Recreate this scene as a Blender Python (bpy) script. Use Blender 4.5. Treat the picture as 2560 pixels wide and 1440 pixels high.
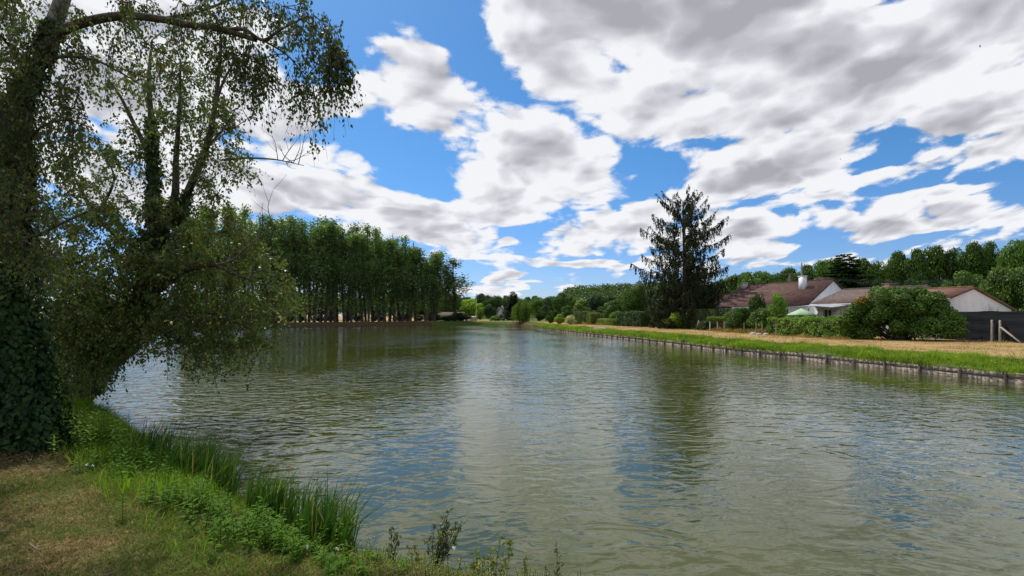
import bpy, math, random
import numpy as np
from mathutils import Vector, Matrix, noise as mnoise

for o in list(bpy.data.objects):
    bpy.data.objects.remove(o)
scene = bpy.context.scene
COL = scene.collection
R = math.radians

# ------------------------------------------------------------------ camera
F, H, HY = 1150.0, 2.4, 792.0          # focal length in photo pixels, eye height above the water, horizon row
cam_d = bpy.data.cameras.new('camera')
cam = bpy.data.objects.new('camera', cam_d)
COL.objects.link(cam)
cam.location = (0, 0, H)
cam.rotation_euler = (R(90), 0, 0)
cam_d.sensor_width = 36.0
cam_d.lens = 36.0 * F / 2560.0
cam_d.shift_y = (HY - 720.0) / 2560.0
cam_d.clip_start = 0.1
cam_d.clip_end = 6000
scene.camera = cam

# ------------------------------------------------------------------ sun, exposure
SUN_AZ, SUN_EL = R(-32), R(56)          # azimuth from +Y, clockwise
sdir = Vector((math.sin(SUN_AZ) * math.cos(SUN_EL), math.cos(SUN_AZ) * math.cos(SUN_EL), math.sin(SUN_EL)))
sun_d = bpy.data.lights.new('sun', 'SUN')
sun_d.energy = 4.0
sun_d.angle = R(0.5)
sun_d.color = (1.0, 0.95, 0.86)
sun = bpy.data.objects.new('sun', sun_d)
COL.objects.link(sun)
sun.rotation_euler = sdir.to_track_quat('Z', 'Y').to_euler()
scene.view_settings.view_transform = 'Standard'
scene.view_settings.look = 'None'
scene.view_settings.exposure = 0.14
scene.view_settings.gamma = 1.0

# ------------------------------------------------------------------ node helpers
class NT:
    def __init__(s, tree):
        s.t = tree; s.n = tree.nodes; s.l = tree.links
    def new(s, typ, ins=None, **props):
        nd = s.n.new(typ)
        for k, v in props.items():
            setattr(nd, k, v)
        if ins:
            for k, v in ins.items():
                sock = nd.inputs[k]
                if isinstance(v, bpy.types.NodeSocket):
                    s.l.new(v, sock)
                else:
                    sock.default_value = v
        return nd
    def math(s, op, a, b=0.0, clamp=False):
        nd = s.new('ShaderNodeMath', {0: a, 1: b}, operation=op)
        nd.use_clamp = clamp
        return nd.outputs[0]
    def vmath(s, op, a, b=(0, 0, 0)):
        return s.new('ShaderNodeVectorMath', {0: a, 1: b}, operation=op).outputs[0]
    def noise(s, vec, scale, detail=4, rough=0.5, dist=0.0, out=0):
        nd = s.new('ShaderNodeTexNoise', {'Vector': vec, 'Scale': scale, 'Detail': detail, 'Roughness': rough, 'Distortion': dist})
        return nd.outputs[out]
    def ramp(s, fac, stops, interp='LINEAR'):
        nd = s.new('ShaderNodeValToRGB', {0: fac})
        cr = nd.color_ramp
        cr.interpolation = interp
        while len(cr.elements) < len(stops):
            cr.elements.new(0.5)
        for e, (p, c) in zip(cr.elements, stops):
            e.position = p
            e.color = (c[0], c[1], c[2], 1) if not isinstance(c, (int, float)) else (c, c, c, 1)
        return nd.outputs[0]
    def mix(s, fac, a, b, blend='MIX'):
        nd = s.n.new('ShaderNodeMix'); nd.data_type = 'RGBA'; nd.blend_type = blend
        for k, v in ((0, fac), (6, a), (7, b)):
            if isinstance(v, bpy.types.NodeSocket):
                s.l.new(v, nd.inputs[k])
            else:
                nd.inputs[k].default_value = v if k == 0 else (v[0], v[1], v[2], 1)
        return nd.outputs[2]
    def mrange(s, v, a, b, c=0.0, d=1.0, smooth=True):
        nd = s.new('ShaderNodeMapRange', {0: v, 1: a, 2: b, 3: c, 4: d})
        nd.interpolation_type = 'SMOOTHSTEP' if smooth else 'LINEAR'
        return nd.outputs[0]

# ------------------------------------------------------------------ world: sky with broken cumulus
world = bpy.data.worlds.new('World')
scene.world = world
world.use_nodes = True
wt = NT(world.node_tree)
wt.n.clear()
sky = wt.new('ShaderNodeTexSky', sky_type='NISHITA')
sky.sun_disc = False
sky.sun_elevation = SUN_EL
sky.sun_rotation = SUN_AZ
sky.altitude = 100
sky.air_density = 1.0
sky.dust_density = 0.5
sky.ozone_density = 1.6
geo = wt.new('ShaderNodeTexCoord').outputs['Generated']
sep = wt.new('ShaderNodeSeparateXYZ', {0: geo})
dx, dy, dz = sep.outputs[0], sep.outputs[1], sep.outputs[2]
yy = wt.math('MAXIMUM', dy, 0.04)
ga = wt.math('DIVIDE', dx, yy)
gb = wt.math('DIVIDE', dz, yy)
gvec = wt.new('ShaderNodeCombineXYZ', {0: ga, 1: gb, 2: 0.0}).outputs[0]
zz = wt.math('ADD', wt.math('MAXIMUM', dz, 0.0), 0.10)
pvec = wt.new('ShaderNodeCombineXYZ', {0: wt.math('DIVIDE', dx, zz), 1: wt.math('DIVIDE', dy, zz), 2: 0.0}).outputs[0]
# where the clouds stand: (bearing, height) of each bank as the tangent of its angle from due +Y
CL = [
 # px, py, rx, ry, rot(deg, + = down to the right in the view), weight
 (1780, 40, 560, 230, 4, 1.25), (1330, -10, 230, 90, 30, .9), (2150, 150, 560, 190, -6, 1.2), (2480, 40, 420, 150, 0, 1.0),
 (1420, 150, 230, 130, 42, 1.0), (1620, 250, 260, 120, 12, 1.0), (1900, 270, 300, 80, -8, .9),
 (1950, 395, 260, 105, -10, 1.05), (1800, 440, 150, 70, -12, .9), (2060, 330, 180, 60, -15, .7),
 (1080, 230, 180, 120, 35, 1.05), (990, 135, 70, 50, 20, .7), (1100, 320, 130, 70, 20, .9), (930, 200, 70, 45, 20, .6),
 (1345, 400, 220, 130, 8, 1.1), (1290, 470, 190, 110, -10, 1.0), (1440, 450, 110, 90, 30, .8), (1300, 300, 80, 50, 30, .6),
 (300, 190, 400, 240, 0, 1.2), (60, 80, 260, 200, 0, 1.0), (680, 270, 170, 110, 20, 1.0), (800, 260, 160, 60, -12, .85), (720, 360, 190, 60, 12, .9),
 (760, 460, 300, 70, 10, 1.05), (950, 520, 280, 65, 8, 1.1), (1080, 580, 200, 50, 14, .95), (580, 530, 200, 60, 0, .8), (1200, 520, 160, 50, -6, .8), (380, 480, 260, 90, 0, .8),
 (1570, 575, 150, 55, -3, 1.05), (1610, 525, 95, 45, 0, .9), (1500, 540, 60, 35, -20, .7), (1440, 600, 90, 30, 0, .7),
 (1440, 660, 150, 20, 4, .95), (1540, 672, 120, 22, -2, .8), (1265, 622, 62, 12, -8, .8), (1170, 640, 90, 14, 10, .6),
 (1250, 690, 60, 20, 3, 1.0), (1320, 715, 75, 13, 0, .85), (1200, 726, 150, 16, 0, .9), (1400, 712, 90, 11, 0, .7), (1470, 726, 130, 11, 0, .7),
 (1850, 555, 110, 45, 8, .95), (1890, 610, 150, 40, 6, .9), (1770, 600, 110, 50, 0, .8), (1960, 655, 170, 22, 0, .8), (1700, 655, 150, 24, 0, .8), (2110, 650, 130, 18, 0, .7),
 (2260, 560, 250, 32, -6, 1.0), (2450, 530, 200, 32, 4, .9), (2100, 550, 75, 28, 10, .85), (2330, 490, 180, 26, -10, .75), (2340, 640, 90, 8, 0, .6), (2010, 490, 130, 22, 0, .7),
 (2390, 270, 190, 100, -14, 1.0), (2500, 200, 150, 70, -30, .8), (2450, 380, 300, 60, -12, .95), (2210, 430, 160, 30, -14, .8), (2560, 300, 120, 100, 0, .8),
]
HOLES = [(1010, 40, 170, 70, 20, .8), (1000, 385, 150, 65, 25, .9), (1240, 150, 60, 110, -35, .5), (1610, 420, 110, 65, 10, .9),
 (930, 290, 60, 30, 0, .4), (190, 320, 120, 70, 0, .9), (1330, 590, 110, 28, -30, .6), (2040, 590, 120, 40, 0, .7), (2280, 180, 160, 26, -14, .3),
 (2240, 340, 80, 40, -40, .7), (1250, 250, 50, 60, -20, .35), (2450, 450, 130, 16, -12, .6), (760, 160, 160, 50, 0, .5), (640, 530, 60, 22, 15, .6), (1740, 350, 90, 30, 0, .25)]
wv = wt.vmath('SUBTRACT', wt.noise(pvec, 1.1, 3, .55, 0, 1), (.5, .5, .5))
warp = wt.vmath('ADD', gvec, wt.new('ShaderNodeVectorMath', {0: wv, 3: 0.10}, operation='SCALE').outputs[0])
def field(lst):
    acc = None
    for px, py, rx, ry, rot, w in lst:
        m = wt.n.new('ShaderNodeMapping'); m.vector_type = 'TEXTURE'
        wt.l.new(warp, m.inputs[0])
        m.inputs['Location'].default_value = ((px - 1280) / F, (HY - py) / F, 0)
        m.inputs['Rotation'].default_value = (0, 0, R(-rot))
        m.inputs['Scale'].default_value = (rx * 1.25 / F, ry * 1.25 / F, 1)
        ln = wt.new('ShaderNodeVectorMath', {0: m.outputs[0]}, operation='LENGTH').outputs['Value']
        v = wt.mrange(ln, 0.0, 1.25, w, 0.0)
        acc = v if acc is None else wt.new('ShaderNodeMath', {0: acc, 1: v, 2: 0.15}, operation='SMOOTH_MAX').outputs[0]
    return acc
fld = wt.math('SUBTRACT', field(CL), wt.math('MULTIPLY', field(HOLES), 0.55))
# behind and overhead of the view the banks follow plain noise
big = wt.noise(wt.vmath('ADD', pvec, (3.1, 8.2, 0)), 0.55, 2, .5)
back = wt.mrange(dy, 0.05, 0.35, 1.0, 0.0)
fld = wt.math('ADD', fld, wt.math('MULTIPLY', back, wt.mrange(big, .42, .6, 0.0, .8)))
# detail that shrinks towards the horizon like a real cloud layer does
gs = wt.math('ADD', wt.math('MAXIMUM', gb, 0.0), .16)
cx_ = wt.math('MULTIPLY', wt.math('DIVIDE', ga, wt.math('ADD', gs, .22)), 1.35); cy_ = wt.math('MULTIPLY', wt.math('LOGARITHM', gs, 2.71828), 1.7)
cvec = wt.new('ShaderNodeCombineXYZ', {0: cx_, 1: cy_, 2: wt.math('MULTIPLY', back, 3.0)}).outputs[0]
cvec = wt.vmath('ADD', cvec, wt.new('ShaderNodeVectorMath', {0: wv, 3: 0.25}, operation='SCALE').outputs[0])
def puff(vec, sc, rough=.55, det=7):
    n = wt.noise(vec, sc, det, rough, .0)
    v = wt.new('ShaderNodeTexVoronoi', {'Vector': wt.vmath('ADD', vec, wt.new('ShaderNodeVectorMath', {0: wt.noise(vec, sc * 1.3, 3, .5, 0, 1), 3: .45 / sc}, operation='SCALE').outputs[0]), 'Scale': sc * 1.5, 'Detail': 2.0, 'Roughness': .6}, feature='F1').outputs[0]
    return wt.math('SUBTRACT', wt.math('MULTIPLY', n, 1.0), wt.math('MULTIPLY', v, .42))
n1 = puff(cvec, 2.2)
n2 = puff(wt.vmath('ADD', cvec, (-.035, .085, 0)), 2.2, .5, 3)
fine = wt.noise(cvec, 8.0, 6, .62, .0)
den = wt.math('ADD', fld, wt.math('MULTIPLY', wt.math('SUBTRACT', n1, .055), 1.55))
den = wt.math('ADD', den, wt.math('MULTIPLY', wt.math('SUBTRACT', fine, .5), .85))
den = wt.math('SUBTRACT', den, wt.mrange(gb, .16, .0, 0.0, .20))
alpha = wt.mrange(den, .20, .48)
thick = wt.mrange(den, .50, 1.60)
lit = wt.math('MULTIPLY', wt.math('SUBTRACT', n1, n2), 2.6)
lit2 = wt.math('MULTIPLY', wt.math('SUBTRACT', fine, .5), .65)
tone = wt.math('SUBTRACT', thick, wt.math('ADD', lit, lit2), clamp=True)
ccol = wt.ramp(tone, [(0.0, (.82, .83, .86)), (.22, (.70, .71, .755)), (.6, (.50, .505, .55)), (1.0, (.37, .375, .41))])
hs = wt.new('ShaderNodeHueSaturation', {'Saturation': 1.15, 'Value': 1.0, 'Color': sky.outputs[0]})
skyc = wt.mix(1.0, hs.outputs[0], wt.mix(wt.mrange(dz, 0.0, .35), (.74, .90, 1.34), (.64, 1.08, 1.36)), 'MULTIPLY')
SKY_STR = 0.085
cl_scaled = wt.mix(1.0, ccol, (1 / SKY_STR, 1 / SKY_STR, 1 / SKY_STR), 'MULTIPLY')
up = wt.mrange(dz, -0.02, 0.01)
fac = wt.math('MULTIPLY', alpha, up)
wcol = wt.mix(fac, skyc, cl_scaled)
bg = wt.new('ShaderNodeBackground', {0: wcol, 1: SKY_STR})
wo = wt.new('ShaderNodeOutputWorld', {0: bg.outputs[0]})
world.cycles.sampling_method = 'MANUAL'
world.cycles.sample_map_resolution = 1024

# ------------------------------------------------------------------ geometry helpers
rng = np.random.default_rng(7)
def P(px, py, Y):
    """point at forward distance Y seen at photo pixel (px, py)"""
    return np.array(((px - 1280) / F * Y, Y, H + (HY - py) / F * Y))
def tag(o, label=None, cat=None, group=None, kind=None):
    if label: o['label'] = label
    if cat: o['category'] = cat
    if group: o['group'] = group
    if kind: o['kind'] = kind
    return o
def empty(name, loc=(0, 0, 0), rz=0.0):
    o = bpy.data.objects.new(name, None)
    COL.objects.link(o)
    o.location = loc; o.rotation_euler = (0, 0, rz)
    o.empty_display_size = .2
    return o
class MB:
    """collects polygons, then links them as one mesh object"""
    def __init__(s):
        s.v = []; s.f = []; s.q = []; s.nv = 0; s.smooth_from = None
    def add(s, verts, faces):
        verts = np.asarray(verts, dtype=np.float64).reshape(-1, 3)
        s.v.append(verts)
        s.f += [tuple(int(i) + s.nv for i in f) for f in faces]
        s.nv += len(verts)
        return s
    def quads(s, q):
        """q: (N,4,3) array of loose quads"""
        q = np.asarray(q)
        n = len(q)
        s.v.append(q.reshape(-1, 3))
        s.q.append(np.arange(n * 4).reshape(n, 4) + s.nv)
        s.nv += n * 4
        return s
    def box(s, x0, y0, z0, x1, y1, z1):
        v = [(x0, y0, z0), (x1, y0, z0), (x1, y1, z0), (x0, y1, z0), (x0, y0, z1), (x1, y0, z1), (x1, y1, z1), (x0, y1, z1)]
        return s.add(v, [(0, 3, 2, 1), (4, 5, 6, 7), (0, 1, 5, 4), (1, 2, 6, 5), (2, 3, 7, 6), (3, 0, 4, 7)])
    def obox(s, c, ax, half):
        """oriented box: centre, three axis vectors, half sizes"""
        c = np.array(c, float); a = [np.array(ax[i], float) / np.linalg.norm(ax[i]) * half[i] for i in range(3)]
        v = [c + sx * a[0] + sy * a[1] + sz * a[2] for sz in (-1, 1) for sx, sy in ((-1, -1), (1, -1), (1, 1), (-1, 1))]
        return s.add(v, [(0, 3, 2, 1), (4, 5, 6, 7), (0, 1, 5, 4), (1, 2, 6, 5), (2, 3, 7, 6), (3, 0, 4, 7)])
    def bar(s, p, q, w, t=None, up=(0, 0, 1)):
        p = np.array(p, float); q = np.array(q, float); d = q - p
        L = np.linalg.norm(d); d /= L
        u = np.cross(d, up)
        if np.linalg.norm(u) < 1e-4: u = np.array((1., 0, 0))
        u /= np.linalg.norm(u); n = np.cross(u, d)
        return s.obox((p + q) / 2, (d, u, n), (L / 2, w / 2, (t or w) / 2))
    def tube(s, pts, rad, n=7):
        pts = np.asarray(pts, float); k = len(pts)
        rad = np.broadcast_to(np.asarray(rad, float), (k,))
        t = np.gradient(pts, axis=0); t /= np.linalg.norm(t, axis=1)[:, None] + 1e-9
        ref = np.array((0.31, 0.17, 0.93)) if abs(t[0][2]) < .8 else np.array((1., .1, 0))
        a = np.cross(t, ref); a /= np.linalg.norm(a, axis=1)[:, None] + 1e-9
        b = np.cross(t, a)
        an = np.linspace(0, 2 * np.pi, n, endpoint=False)
        ring = pts[:, None] + rad[:, None, None] * (a[:, None] * np.cos(an)[None, :, None] + b[:, None] * np.sin(an)[None, :, None])
        idx = np.arange(k * n).reshape(k, n)
        f = np.stack([idx[:-1], np.roll(idx[:-1], -1, 1), np.roll(idx[1:], -1, 1), idx[1:]], -1).reshape(-1, 4) + s.nv
        s.v.append(ring.reshape(-1, 3)); s.q.append(f); s.nv += k * n
        return s
    def mesh(s, name):
        v = np.concatenate(s.v) if s.v else np.zeros((0, 3))
        loops = []; tot = []
        for q in s.q:
            loops.append(q.reshape(-1)); tot.append(np.full(len(q), q.shape[1]))
        if s.f:
            loops.append(np.array([i for f in s.f for i in f])); tot.append(np.array([len(f) for f in s.f]))
        loops = np.concatenate(loops); tot = np.concatenate(tot)
        me = bpy.data.meshes.new(name)
        me.vertices.add(len(v)); me.vertices.foreach_set('co', v.astype(np.float32).ravel())
        me.loops.add(len(loops)); me.loops.foreach_set('vertex_index', loops.astype(np.int32))
        me.polygons.add(len(tot))
        me.polygons.foreach_set('loop_start', np.concatenate(([0], np.cumsum(tot)[:-1])).astype(np.int32))
        me.polygons.foreach_set('loop_total', tot.astype(np.int32))
        me.update(calc_edges=True)
        return me
    def build(s, name, mat, parent=None, smooth=False, loc=None):
        me = s.mesh(name)
        if smooth: me.polygons.foreach_set('use_smooth', np.ones(len(me.polygons), bool))
        me.materials.append(mat)
        o = bpy.data.objects.new(name, me)
        COL.objects.link(o)
        if parent: o.parent = parent
        if loc is not None: o.location = loc
        return o
def copy_thing(root):
    r = root.copy(); COL.objects.link(r)
    for ch in list(root.children):
        c = ch.copy(); COL.objects.link(c); c.parent = r
        for g in ch.children:
            d = g.copy(); COL.objects.link(d); d.parent = c
    return r
def unit(a):
    return a / (np.linalg.norm(a, axis=-1, keepdims=True) + 1e-9)
def leaves(c, axis, nrm, L, W, belly=.42):
    """rhombic leaves: base point c, direction axis, normal nrm, length L, width W"""
    axis = unit(axis); side = unit(np.cross(nrm, axis))
    L = np.broadcast_to(L, (len(c),))[:, None]; W = np.broadcast_to(W, (len(c),))[:, None]
    m = c + axis * L * belly
    fold = unit(np.cross(axis, side)) * W * .12
    return np.stack([c, m + side * W / 2 + fold, c + axis * L, m - side * W / 2 + fold], 1)
def rdir(n, zbias=0.0, g=None):
    g = g or rng
    v = g.normal(size=(n, 3)); v = unit(v); v[:, 2] += zbias
    return unit(v)
def spline(pts, n, closed=False):
    pts = np.asarray(pts, float); k = len(pts); out = []
    seg = k if closed else k - 1
    for i in range(seg):
        g = lambda j: pts[j % k] if closed else pts[min(max(j, 0), k - 1)]
        p0, p1, p2, p3 = g(i - 1), g(i), g(i + 1), g(i + 2)
        t = np.linspace(0, 1, n, endpoint=False)[:, None]
        out.append(.5 * ((2 * p1) + (-p0 + p2) * t + (2 * p0 - 5 * p1 + 4 * p2 - p3) * t ** 2 + (-p0 + 3 * p1 - 3 * p2 + p3) * t ** 3))
    out = np.concatenate(out)
    return out if closed else np.vstack([out, pts[-1:]])

# ------------------------------------------------------------------ materials
def mat(name):
    m = bpy.data.materials.new(name); m.use_nodes = True
    nt = NT(m.node_tree); nt.n.clear()
    out = nt.new('ShaderNodeOutputMaterial')
    return m, nt, out
def pbr(name, base, rough=.8, var=.25, scale=3.0, bump=0.0, bscale=20.0, spec=.3, metal=0.0, stretch=(1, 1, 1), base2=None):
    m, t, out = mat(name)
    co = t.new('ShaderNodeTexCoord').outputs['Object']
    co = t.vmath('MULTIPLY', co, stretch)
    n = t.noise(co, scale, 6, .62)
    b2 = base2 or tuple(c * (1 - var * 1.6) for c in base)
    b1 = tuple(min(1, c * (1 + var)) for c in base)
    col = t.ramp(n, [(.32, b2), (.66, b1)])
    p = t.new('ShaderNodeBsdfPrincipled', {'Base Color': col, 'Roughness': rough, 'Metallic': metal, 'Specular IOR Level': spec})
    if bump:
        bn = t.noise(co, bscale, 6, .6)
        b = t.new('ShaderNodeBump', {'Height': bn, 'Strength': min(1, bump * 10), 'Distance': bump})
        t.l.new(b.outputs[0], p.inputs['Normal'])
    t.l.new(p.outputs[0], out.inputs[0])
    return m
def leafmat(name, dark, light, trans=.35, gloss=.12, nscale=.6, extra=None, objcol=False, rough=.5, tgain=1.0):
    """leaf: each island gets its own tint between dark and light; thin enough to let light through"""
    m, t, out = mat(name)
    g = t.new('ShaderNodeNewGeometry')
    rnd = g.outputs['Random Per Island']
    co = t.new('ShaderNodeTexCoord').outputs['Object']
    n = t.noise(co, nscale, 3, .5)
    f = t.math('ADD', t.math('MULTIPLY', rnd, .65), t.math('MULTIPLY', t.math('SUBTRACT', n, .5), 1.5))
    f = t.math('ADD', f, .2, clamp=True)
    col = t.mix(f, dark, light)
    if extra:
        sel = t.math('GREATER_THAN', t.math('FRACT', t.math('MULTIPLY', rnd, 37.7)), 1 - extra[1])
        col = t.mix(sel, col, extra[0])
    if objcol:
        oc = t.new('ShaderNodeObjectInfo').outputs['Color']
        col = t.mix(1.0, col, oc, 'MULTIPLY')
    p = t.new('ShaderNodeBsdfPrincipled', {'Base Color': col, 'Roughness': rough, 'Specular IOR Level': gloss})
    tc = t.mix(1.0, col, (1.25 * tgain, 1.35 * tgain, .55 * tgain), 'MULTIPLY')
    tr = t.new('ShaderNodeBsdfTranslucent', {0: tc})
    mx = t.new('ShaderNodeMixShader', {0: trans, 1: p.outputs[0], 2: tr.outputs[0]})
    t.l.new(mx.outputs[0], out.inputs[0])
    return m
M = {}
M['foliage'] = leafmat('foliage', (.75, .82, .6), (2.5, 2.3, 1.7), .32, .2, .45, objcol=True)
M['bark'] = pbr('bark', (.085, .07, .055), .95, .45, 3, .03, 18, .1, stretch=(3, 3, .6))
M['pale_bark'] = pbr('pale_bark', (.16, .15, .13), .9, .5, 4, .02, 14, .15, stretch=(2, 2, .8), base2=(.05, .045, .04))
M['twig'] = pbr('twig', (.07, .05, .035), .9, .3, 5, spec=.15)
M['dead_twig'] = pbr('dead_twig', (.16, .13, .10), .9, .3, 5, spec=.15)
M['leaf_birch'] = leafmat('leaf_birch', (.028, .045, .014), (.095, .13, .038), .38, .25, .9, ((.15, .11, .03), .05), rough=.45)
M['leaf_lean'] = leafmat('leaf_lean', (.036, .062, .016), (.155, .205, .055), .38, .25, .6, ((.17, .12, .035), .07), rough=.42)
M['ivy'] = leafmat('ivy', (.010, .026, .008), (.040, .085, .018), .15, .15, 1.6, rough=.5)
M['grass_green'] = leafmat('grass_green', (.07, .15, .012), (.22, .36, .03), .42, .12, .7, ((.36, .30, .10), .05), rough=.5)
M['grass_right'] = leafmat('grass_right', (.045, .11, .010), (.30, .43, .035), .42, .10, .8, ((.55, .50, .2), .07), rough=.5)
M['iris'] = leafmat('iris', (.022, .07, .012), (.085, .18, .028), .34, .2, 1.2, ((.32, .26, .09), .10), rough=.45)
M['nettle'] = leafmat('nettle', (.035, .085, .009), (.13, .26, .02), .42, .08, 1.5, rough=.65)
M['willow_shoot'] = leafmat('willow_shoot', (.05, .075, .03), (.13, .16, .06), .30, .35, 1.0, ((.22, .20, .05), .08))
M['shrub_olive'] = leafmat('shrub_olive', (.09, .12, .02), (.22, .26, .045), .35, .25, 1.5, ((.45, .30, .03), .05))
M['white_paint'] = pbr('white_paint', (.72, .72, .70), .8, .12, 1.2, .002, 30)
M['plank'] = pbr('plank', (.27, .22, .18), .9, .5, 4, .012, 26, .15, stretch=(.5, .5, 5), base2=(.10, .075, .06))
M['post_wood'] = pbr('post_wood', (.20, .16, .13), .9, .5, 6, .01, 20, .15, stretch=(3, 3, .7))
M['grey_wood'] = pbr('grey_wood', (.33, .29, .24), .9, .4, 5, .006, 20, .15, stretch=(3, 3, .7))
M['concrete'] = pbr('concrete', (.42, .40, .38), .9, .2, 4, .004, 30)
M['dark_metal'] = pbr('dark_metal', (.03, .033, .04), .5, .2, 4, spec=.5)
M['petal_white'] = pbr('petal_white', (.75, .76, .70), .7, .1)
M['petal_yellow'] = pbr('petal_yellow', (.75, .52, .03), .7, .1)

# ------------------------------------------------------------------ the pond: outline in metres, counter-clockwise
OUT = [(-13.2, 14), (-8.7, 10.2), (-4.9, 7.1), (-1.8, 4.75), (0.9, 3.95), (4, 3.4), (9, 3.2), (14, 4.2), (18, 8), (18.7, 12.5), (18.07, 16.6), (17.3, 20.8),
       (16.0, 26.2), (14.5, 32.1), (13, 43), (11.1, 53.5), (9.4, 64.5), (7.8, 75.6), (6.4, 88), (5.3, 102), (4.2, 113), (1, 124), (-5, 134), (-13, 137), (-26, 124), (-44, 106), (-52, 92),
       (-54.5, 77), (-48, 58), (-38, 42), (-25, 26)]
SP = spline(OUT, 24, True)
# resample evenly
dd = np.concatenate(([0], np.cumsum(np.linalg.norm(np.diff(np.vstack([SP, SP[:1]]), axis=0), axis=1))))
PER = dd[-1]
def resample(step):
    n = int(PER / step); s = np.linspace(0, PER, n, endpoint=False)
    q = np.vstack([SP, SP[:1]])
    return np.stack([np.interp(s, dd, q[:, 0]), np.interp(s, dd, q[:, 1])], 1)
SH = resample(.4)
tn = np.roll(SH, -3, 0) - np.roll(SH, 3, 0); tn /= np.linalg.norm(tn, axis=1)[:, None]
NRM = np.stack([tn[:, 1], -tn[:, 0]], 1)       # outward
# which bank: near (0), right (1), far and left (2)
def bank_weights(p):
    x, y = p[:, 0], p[:, 1]
    wr = np.clip((x - (-.6)) / 1.5, 0, 1) * np.clip((y - 9) / 4, 0, 1) * np.clip((118 - y) / 8, 0, 1) * (x > 1)
    wl = np.clip((y - 22) / 20, 0, 1) * (1 - wr)
    return 1 - wr - wl, wr, wl
DS = np.array([-6, -1.5, -.35, -.05, .06, .3, .6, 1.0, 1.6, 2.4, 3.4, 5, 7, 10, 14, 20, 30])
PN = np.array([-2, -1, -.35, -.10, .03, .14, .24, .34, .44, .52, .58, .64, .68, .70, .72, .75, .75])
PR = np.array([-2, -1.3, -1.1, -.9, .34, .40, .44, .47, .50, .53, .56, .60, .65, .70, .75, .78, .78])
PL = np.array([-2, -1, -.45, -.15, .10, .50, .80, .98, 1.06, 1.10, 1.12, 1.12, 1.10, 1.08, 1.02, .95, .85])
def smooth_noise(x, y, s, seed=0):
    return np.array([mnoise.noise((a * s + seed, b * s, seed * 1.7)) for a, b in zip(x, y)])
def hill(x, y):
    h = 17 * np.exp(-(((x - 130) / 150) ** 2 + ((y - 380) / 90) ** 2))
    h += 7 * np.exp(-(((x - 190) / 90) ** 2 + ((y - 190) / 80) ** 2))
    h += 3 * np.exp(-(((x + 60) / 200) ** 2 + ((y - 420) / 90) ** 2))
    return h
wn_, wr_, wl_ = bank_weights(SH)
rings = []; covr = []
for j, d in enumerate(DS):
    p = SH + NRM * d
    z = wn_ * PN[j] + wr_ * PR[j] + wl_ * PL[j]
    if d > .1:
        z = z + .05 * smooth_noise(p[:, 0], p[:, 1], .7, 3) + .02 * smooth_noise(p[:, 0], p[:, 1], 3.0, 9)
    rings.append(np.column_stack([p, z]))
cen = np.array((-12., 66.))
for rad in (110, 150, 210, 300, 420, 600, 1000, 2500):
    v = SH - cen; ang = np.arctan2(v[:, 1], v[:, 0])
    base = SH + NRM * 30
    # evenly spaced bearings, blended outwards
    v2 = base - cen; a2 = np.arctan2(v2[:, 1], v2[:, 0])
    p = cen + np.stack([np.cos(a2), np.sin(a2)], 1) * np.maximum(rad, np.linalg.norm(v2, axis=1)[:, None] * 1.05)
    rings.append(np.column_stack([p, .8 + hill(p[:, 0], p[:, 1])]))
n = len(SH)
gv = np.concatenate(rings)
# pond bed centre cap
gm = MB(); gm.v.append(gv); gm.nv = len(gv)
idx = np.arange(len(rings) * n).reshape(len(rings), n)
gm.q.append(np.stack([idx[:-1], idx[1:], np.roll(idx[1:], -1, 1), np.roll(idx[:-1], -1, 1)], -1).reshape(-1, 4))
def ground_z(x, y):
    x = np.atleast_1d(np.asarray(x, float)); y = np.atleast_1d(np.asarray(y, float))
    out = np.empty(len(x)); 
    for c in range(0, len(x), 4000):
        xx, yy_ = x[c:c + 4000], y[c:c + 4000]
        D = (xx[:, None] - SH[None, :, 0]) ** 2 + (yy_[:, None] - SH[None, :, 1]) ** 2
        k = D.argmin(1)
        d = (xx - SH[k, 0]) * NRM[k, 0] + (yy_ - SH[k, 1]) * NRM[k, 1]
        z = wn_[k] * np.interp(d, DS, PN) + wr_[k] * np.interp(d, DS, PR) + wl_[k] * np.interp(d, DS, PL)
        nz = .05 * smooth_noise(xx, yy_, .7, 3)
        z = z + np.where(d > .2, nz, 0)
        z = np.where(d > 31, .8 + hill(xx, yy_), z)
        out[c:c + 4000] = z
    return out
def shore_d(x, y):
    D = (x[:, None] - SH[None, :, 0]) ** 2 + (y[:, None] - SH[None, :, 1]) ** 2
    k = D.argmin(1)
    return (x - SH[k, 0]) * NRM[k, 0] + (y - SH[k, 1]) * NRM[k, 1]
# ground material: straw, worn grass and soil, driven by a cover attribute (how green) laid on the sheet
m, t, out = mat('ground')
co = t.new('ShaderNodeTexCoord').outputs['Object']
att = t.new('ShaderNodeAttribute', attribute_name='cover').outputs['Color']
asep = t.new('ShaderNodeSeparateColor', {0: att})
nA = t.noise(co, .9, 6, .65); nB = t.noise(co, 14, 6, .7); nC = t.noise(t.vmath('MULTIPLY', co, (1, 1, 1)), 90, 4, .7)
straw = t.ramp(nB, [(.3, (.21, .135, .06)), (.5, (.40, .275, .13)), (.7, (.53, .38, .19))])
straw = t.mix(t.mrange(nC, .35, .7), straw, (.34, .22, .09))
strip = t.noise(t.vmath('MULTIPLY', co, (1.4, .12, 1)), 1.6, 4, .6)
straw = t.mix(t.mrange(strip, .56, .70, 0, .55), straw, (.22, .20, .06))
green = t.ramp(nB, [(.3, (.035, .06, .012)), (.7, (.11, .16, .03))])
soil = t.ramp(nB, [(.3, (.045, .03, .018)), (.7, (.13, .088, .05))])
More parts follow.
